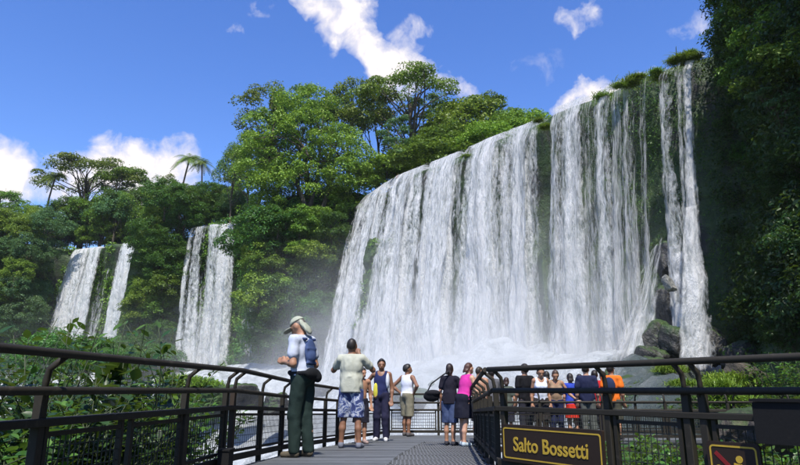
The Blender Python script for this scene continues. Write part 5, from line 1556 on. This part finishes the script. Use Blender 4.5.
# guide in cap, white shirt and dark trousers, at the left
p = foot(300, 457); H = tall(297, 318, p) + .05
person('guide in beige cap with neck flap, white shirt and dark green trousers', p, math.radians(62), H, ('front', 'front'), 4, (28, 8), 'tan', (.10, .09, .08), 'crop', ('tee', (.44, .48, .57)), ('trousers', (.018, .032, .028)),
       (.10, .085, .06), .98, .09, .04, hat=('flap', (.34, .36, .29)), voxel=.012,
       extras=[('backpack', [('e', (0, -.125, 1.26), (.115, .032, .17)), ('e', (.0, -.145, 1.20), (.085, .03, .07)), ('c', (-.09, -.135, 1.12), (.09, -.135, 1.12), .018, .018), ('c', (-.09, -.14, 1.30), (.09, -.14, 1.30), .014, .014)], (.055, .085, .19), {}),
               ('shoulder_strap', [('c', (.10, .12, 1.22), (.10, .05, 1.44), .020, .020), ('c', (.10, .05, 1.44), (.09, -.13, 1.42), .020, .02)], (.03, .045, .11), {}),
               ('shoulder_strap', [('c', (-.10, .12, 1.22), (-.10, .05, 1.44), .020, .020), ('c', (-.10, .05, 1.44), (-.09, -.13, 1.42), .020, .02)], (.03, .045, .11), {}),
               ('waist_pack', [('e', (.0, -.15, .99), (.15, .05, .075)), ('e', (.09, -.16, .95), (.07, .05, .07)), ('e', (.165, -.05, .97), (.035, .07, .06)), ('c', (.17, .06, 1.0), (.14, -.12, 1.0), .028, .028), ('c', (-.17, .06, 1.0), (-.14, -.12, 1.0), .028, .028), ('c', (-.15, .09, 1.02), (.15, .09, 1.02), .03, .03)], (.012, .013, .015), {}),
               ('pouch', [('e', (.205, -.01, .93), (.025, .04, .055))], (.22, .11, .04), {})])
# man with raised arms
p = foot(350, 448); H = tall(355, 338, p)
person('heavy man in beige T-shirt and blue patterned shorts, seen from behind, arms raised', p, math.radians(-6), H, ('camera', 'camera'), 2, (-6, 0), 'brown', (.02, .016, .013), 'crop', ('tee', (.40, .41, .34)), ('shorts', 'camo'),
       (.16, .17, .21), 1.22, .15, .03, voxel=.012, face=False)
p = foot(366, 444); H = tall(366, 367, p)
person('shirtless boy in dark shorts beside the man in beige', (p[0] - .12, p[1] + .15, p[2]), math.radians(200), H, ('down', 'down'), 3, (10, 20), 'tan', (.015, .011, .009), 'short', None, ('shorts', (.016, .016, .025)), (.30, .22, .20), .85, .08, .05, voxel=.013)
p = foot(381, 441); H = tall(379, 359, p)
person('young man in navy and yellow sleeveless shirt facing the camera', p, math.radians(172), H, ('down', 'hip'), 0, (4, 12), 'brown', (.012, .010, .009), 'full', ('tank', (.022, .028, .09)), ('trousers', (.02, .02, .045)), (.55, .55, .56), .92, .11, .05, voxel=.013,
       extras=[('yellow_side_panel', [('e', (.11, .095, 1.06), (.055, .035, .17))], (.55, .50, .06), {}), ('white_shoulder_towel', [('e', (-.15, .06, 1.27), (.045, .075, .17))], (.60, .62, .68), {})])
p = foot(407, 436); H = tall(407, 364, p)
person('man in white tank top and khaki shorts at the far railing, hand on hip', p, math.radians(-38), H, ('hip', 'hip'), 3, (2, -45), 'brown', (.012, .010, .009), 'full', ('tank', (.66, .68, .76)), ('shorts', (.20, .185, .13)), (.10, .09, .09), 1.05, .10, .05, voxel=.014)
# woman in pink and the people around her
p = foot(464, 446); H = tall(466, 361, p)
person('woman in magenta tank top and dark skirt leaning on the right railing', p, math.radians(-52), H, ('rail', 'rail'), 19, (-6, -8), 'light', (.055, .022, .014), 'bob', ('tank', (.50, .035, .26)), ('skirt', (.012, .013, .024)), (.42, .50, .55), 1.08, .09, .06, 'f', voxel=.013)
p = (1.32, 13.6, deck_z(13.6)); H = 1.56
person('person in dark clothes half hidden behind the woman in pink', (.98, 12.75, deck_z(12.75)), math.radians(-25), 1.56, ('down', 'rail'), 6, (-8, 0), 'tan', (.02, .012, .010), 'bob', ('tee', (.014, .013, .022)), ('shorts', (.06, .085, .17)), (.04, .04, .05), 1.0, .09, .03, 'f', face=False)
p = (1.38, 14.2, deck_z(14.2))
person('shirtless man with close-cropped hair by the railing behind the woman in pink', (1.86, 15.25, FARZ), math.radians(-30), 1.74, ('lean', 'down'), 8, (2, -20), 'tan', (.03, .022, .016), 'crop', None, ('shorts', (.03, .03, .035)), (.05, .05, .05), 1.02)
def row(px, tip, Y, label, yaw, **kw):
    t = at(px, tip, Y)
    return person(label, (t.x, Y, FARZ), math.radians(yaw), min(1.86, max(1.35, t.z - FARZ)), **kw)
row(492, 368, 16.2, 'person in grey top just right of the shirtless man', 10, skin='tan', hair_style='short', top=('tee', (.10, .10, .11)), bottom=('shorts', (.05, .05, .05)), arms=('lean', 'lean'), lean=8, face=False)
row(506, 377, 16.4, 'small person in grey-green top in the gap under the top rail corner', -10, skin='tan', hair=(.03, .014, .01), hair_style='bob', top=('tee', (.075, .09, .075)), bottom=('shorts', (.03, .03, .05)), arms=('lean', 'down'), lean=8, face=False, sex='f')
row(524, 364, 15.7, 'person in black T-shirt with black hair, left in the platform group', 20, skin='tan', hair_style='full', top=('tee', (.010, .010, .012)), bottom=('trousers', (.03, .03, .04)), arms=('down', 'down'), face=False)
row(539, 366, 15.2, 'woman in white tank top facing the camera on the platform', 182, skin='tan', hair_style='long', top=('tank', (.70, .74, .86)), bottom=('shorts', (.04, .035, .035)), arms=('down', 'down'), lean=8, head=(18, 0), sex='f')
row(546, 371, 16.6, 'dark-haired person behind the woman in white', 0, skin='tan', hair_style='bob', top=('tee', (.05, .05, .06)), bottom=('trousers', (.03, .03, .05)), face=False)
row(554, 369, 15.25, 'woman in tan top right of the woman in white', 175, skin='tan', hair=(.05, .03, .02), hair_style='long', top=('tank', (.30, .20, .13)), bottom=('trousers', (.02, .025, .07)), arms=('side', 'down'), lean=10, head=(20, 0), sex='f')
row(570, 373, 15.9, 'person in bright blue top with red skirt', 5, skin='tan', hair_style='bob', top=('tee', (.03, .06, .38)), bottom=('skirt', (.55, .035, .02)), arms=('down', 'down'), lean=4, face=False, sex='f')
row(579, 374, 16.5, 'person in white top between the blue top and the navy cap', 30, skin='light', hair_style='short', top=('tank', (.62, .64, .66)), bottom=('trousers', (.09, .09, .08)), arms=('down', 'down'), face=False)
row(585, 364, 15.6, 'man in navy cap and navy shirt on the platform', -15, skin='light', hair_style='crop', top=('tee', (.018, .022, .055)), bottom=('trousers', (.10, .11, .10)), arms=('down', 'down'), hat=('cap', (.018, .02, .05)), face=False)
row(594, 370, 15.9, 'person in red T-shirt on the platform', -10, skin='tan', hair_style='short', top=('tee', (.45, .02, .03)), bottom=('trousers', (.02, .02, .03)), arms=('down', 'down'), face=False)
row(602, 371, 16.5, 'person in white and blue between the red and the orange shirt', 15, skin='tan', hair_style='short', top=('tee', (.52, .56, .70)), bottom=('shorts', (.05, .08, .25)), arms=('down', 'lean'), face=False)
row(610, 364, 15.7, 'man in orange T-shirt with navy backpack at the right end of the group', -35, skin='tan', hair_style='short', top=('tee', (.72, .16, .02)), bottom=('shorts', (.07, .07, .05)), arms=('down', 'down'), hat=('cap', (.03, .04, .10)), face=False,
    extras=[('backpack', [('e', (0, -.19, 1.24), (.14, .09, .20))], (.02, .03, .07), {})])
# the lone visitor up at the lookout
t = at(398, 172, 74.6)
person('tiny visitor in pink at the lookout on the cliff top', (t.x, 74.6, 25.75), math.radians(150), 1.7, top=('tee', (.55, .22, .22)), bottom=('trousers', (.05, .05, .08)), face=False, voxel=.03)
# bags
bp = Vector((.62, 12.55, deck_z(12.55)))
root = tag(empty('shoulder_bag', bp + Vector((0, 0, .78))), 'black camera bag hanging behind the woman in pink', 'bag')
me = sdf_mesh('bag_body', [('e', (0, 0, .14), (.16, .10, .11)), ('e', (.02, -.03, .20), (.15, .10, .06))], .014, .03, wrinkle=.008, seed=3)
link('bag_body', me, cloth((.012, .012, .015)), root)
m = MB(); m.tube([(-.1, .0, .2), (.0, .03, .38), (.24, .08, .55), (.36, .12, .62)], .014, 6); link('strap', m.mesh('strap', True), cloth((.02, .02, .022)), root)
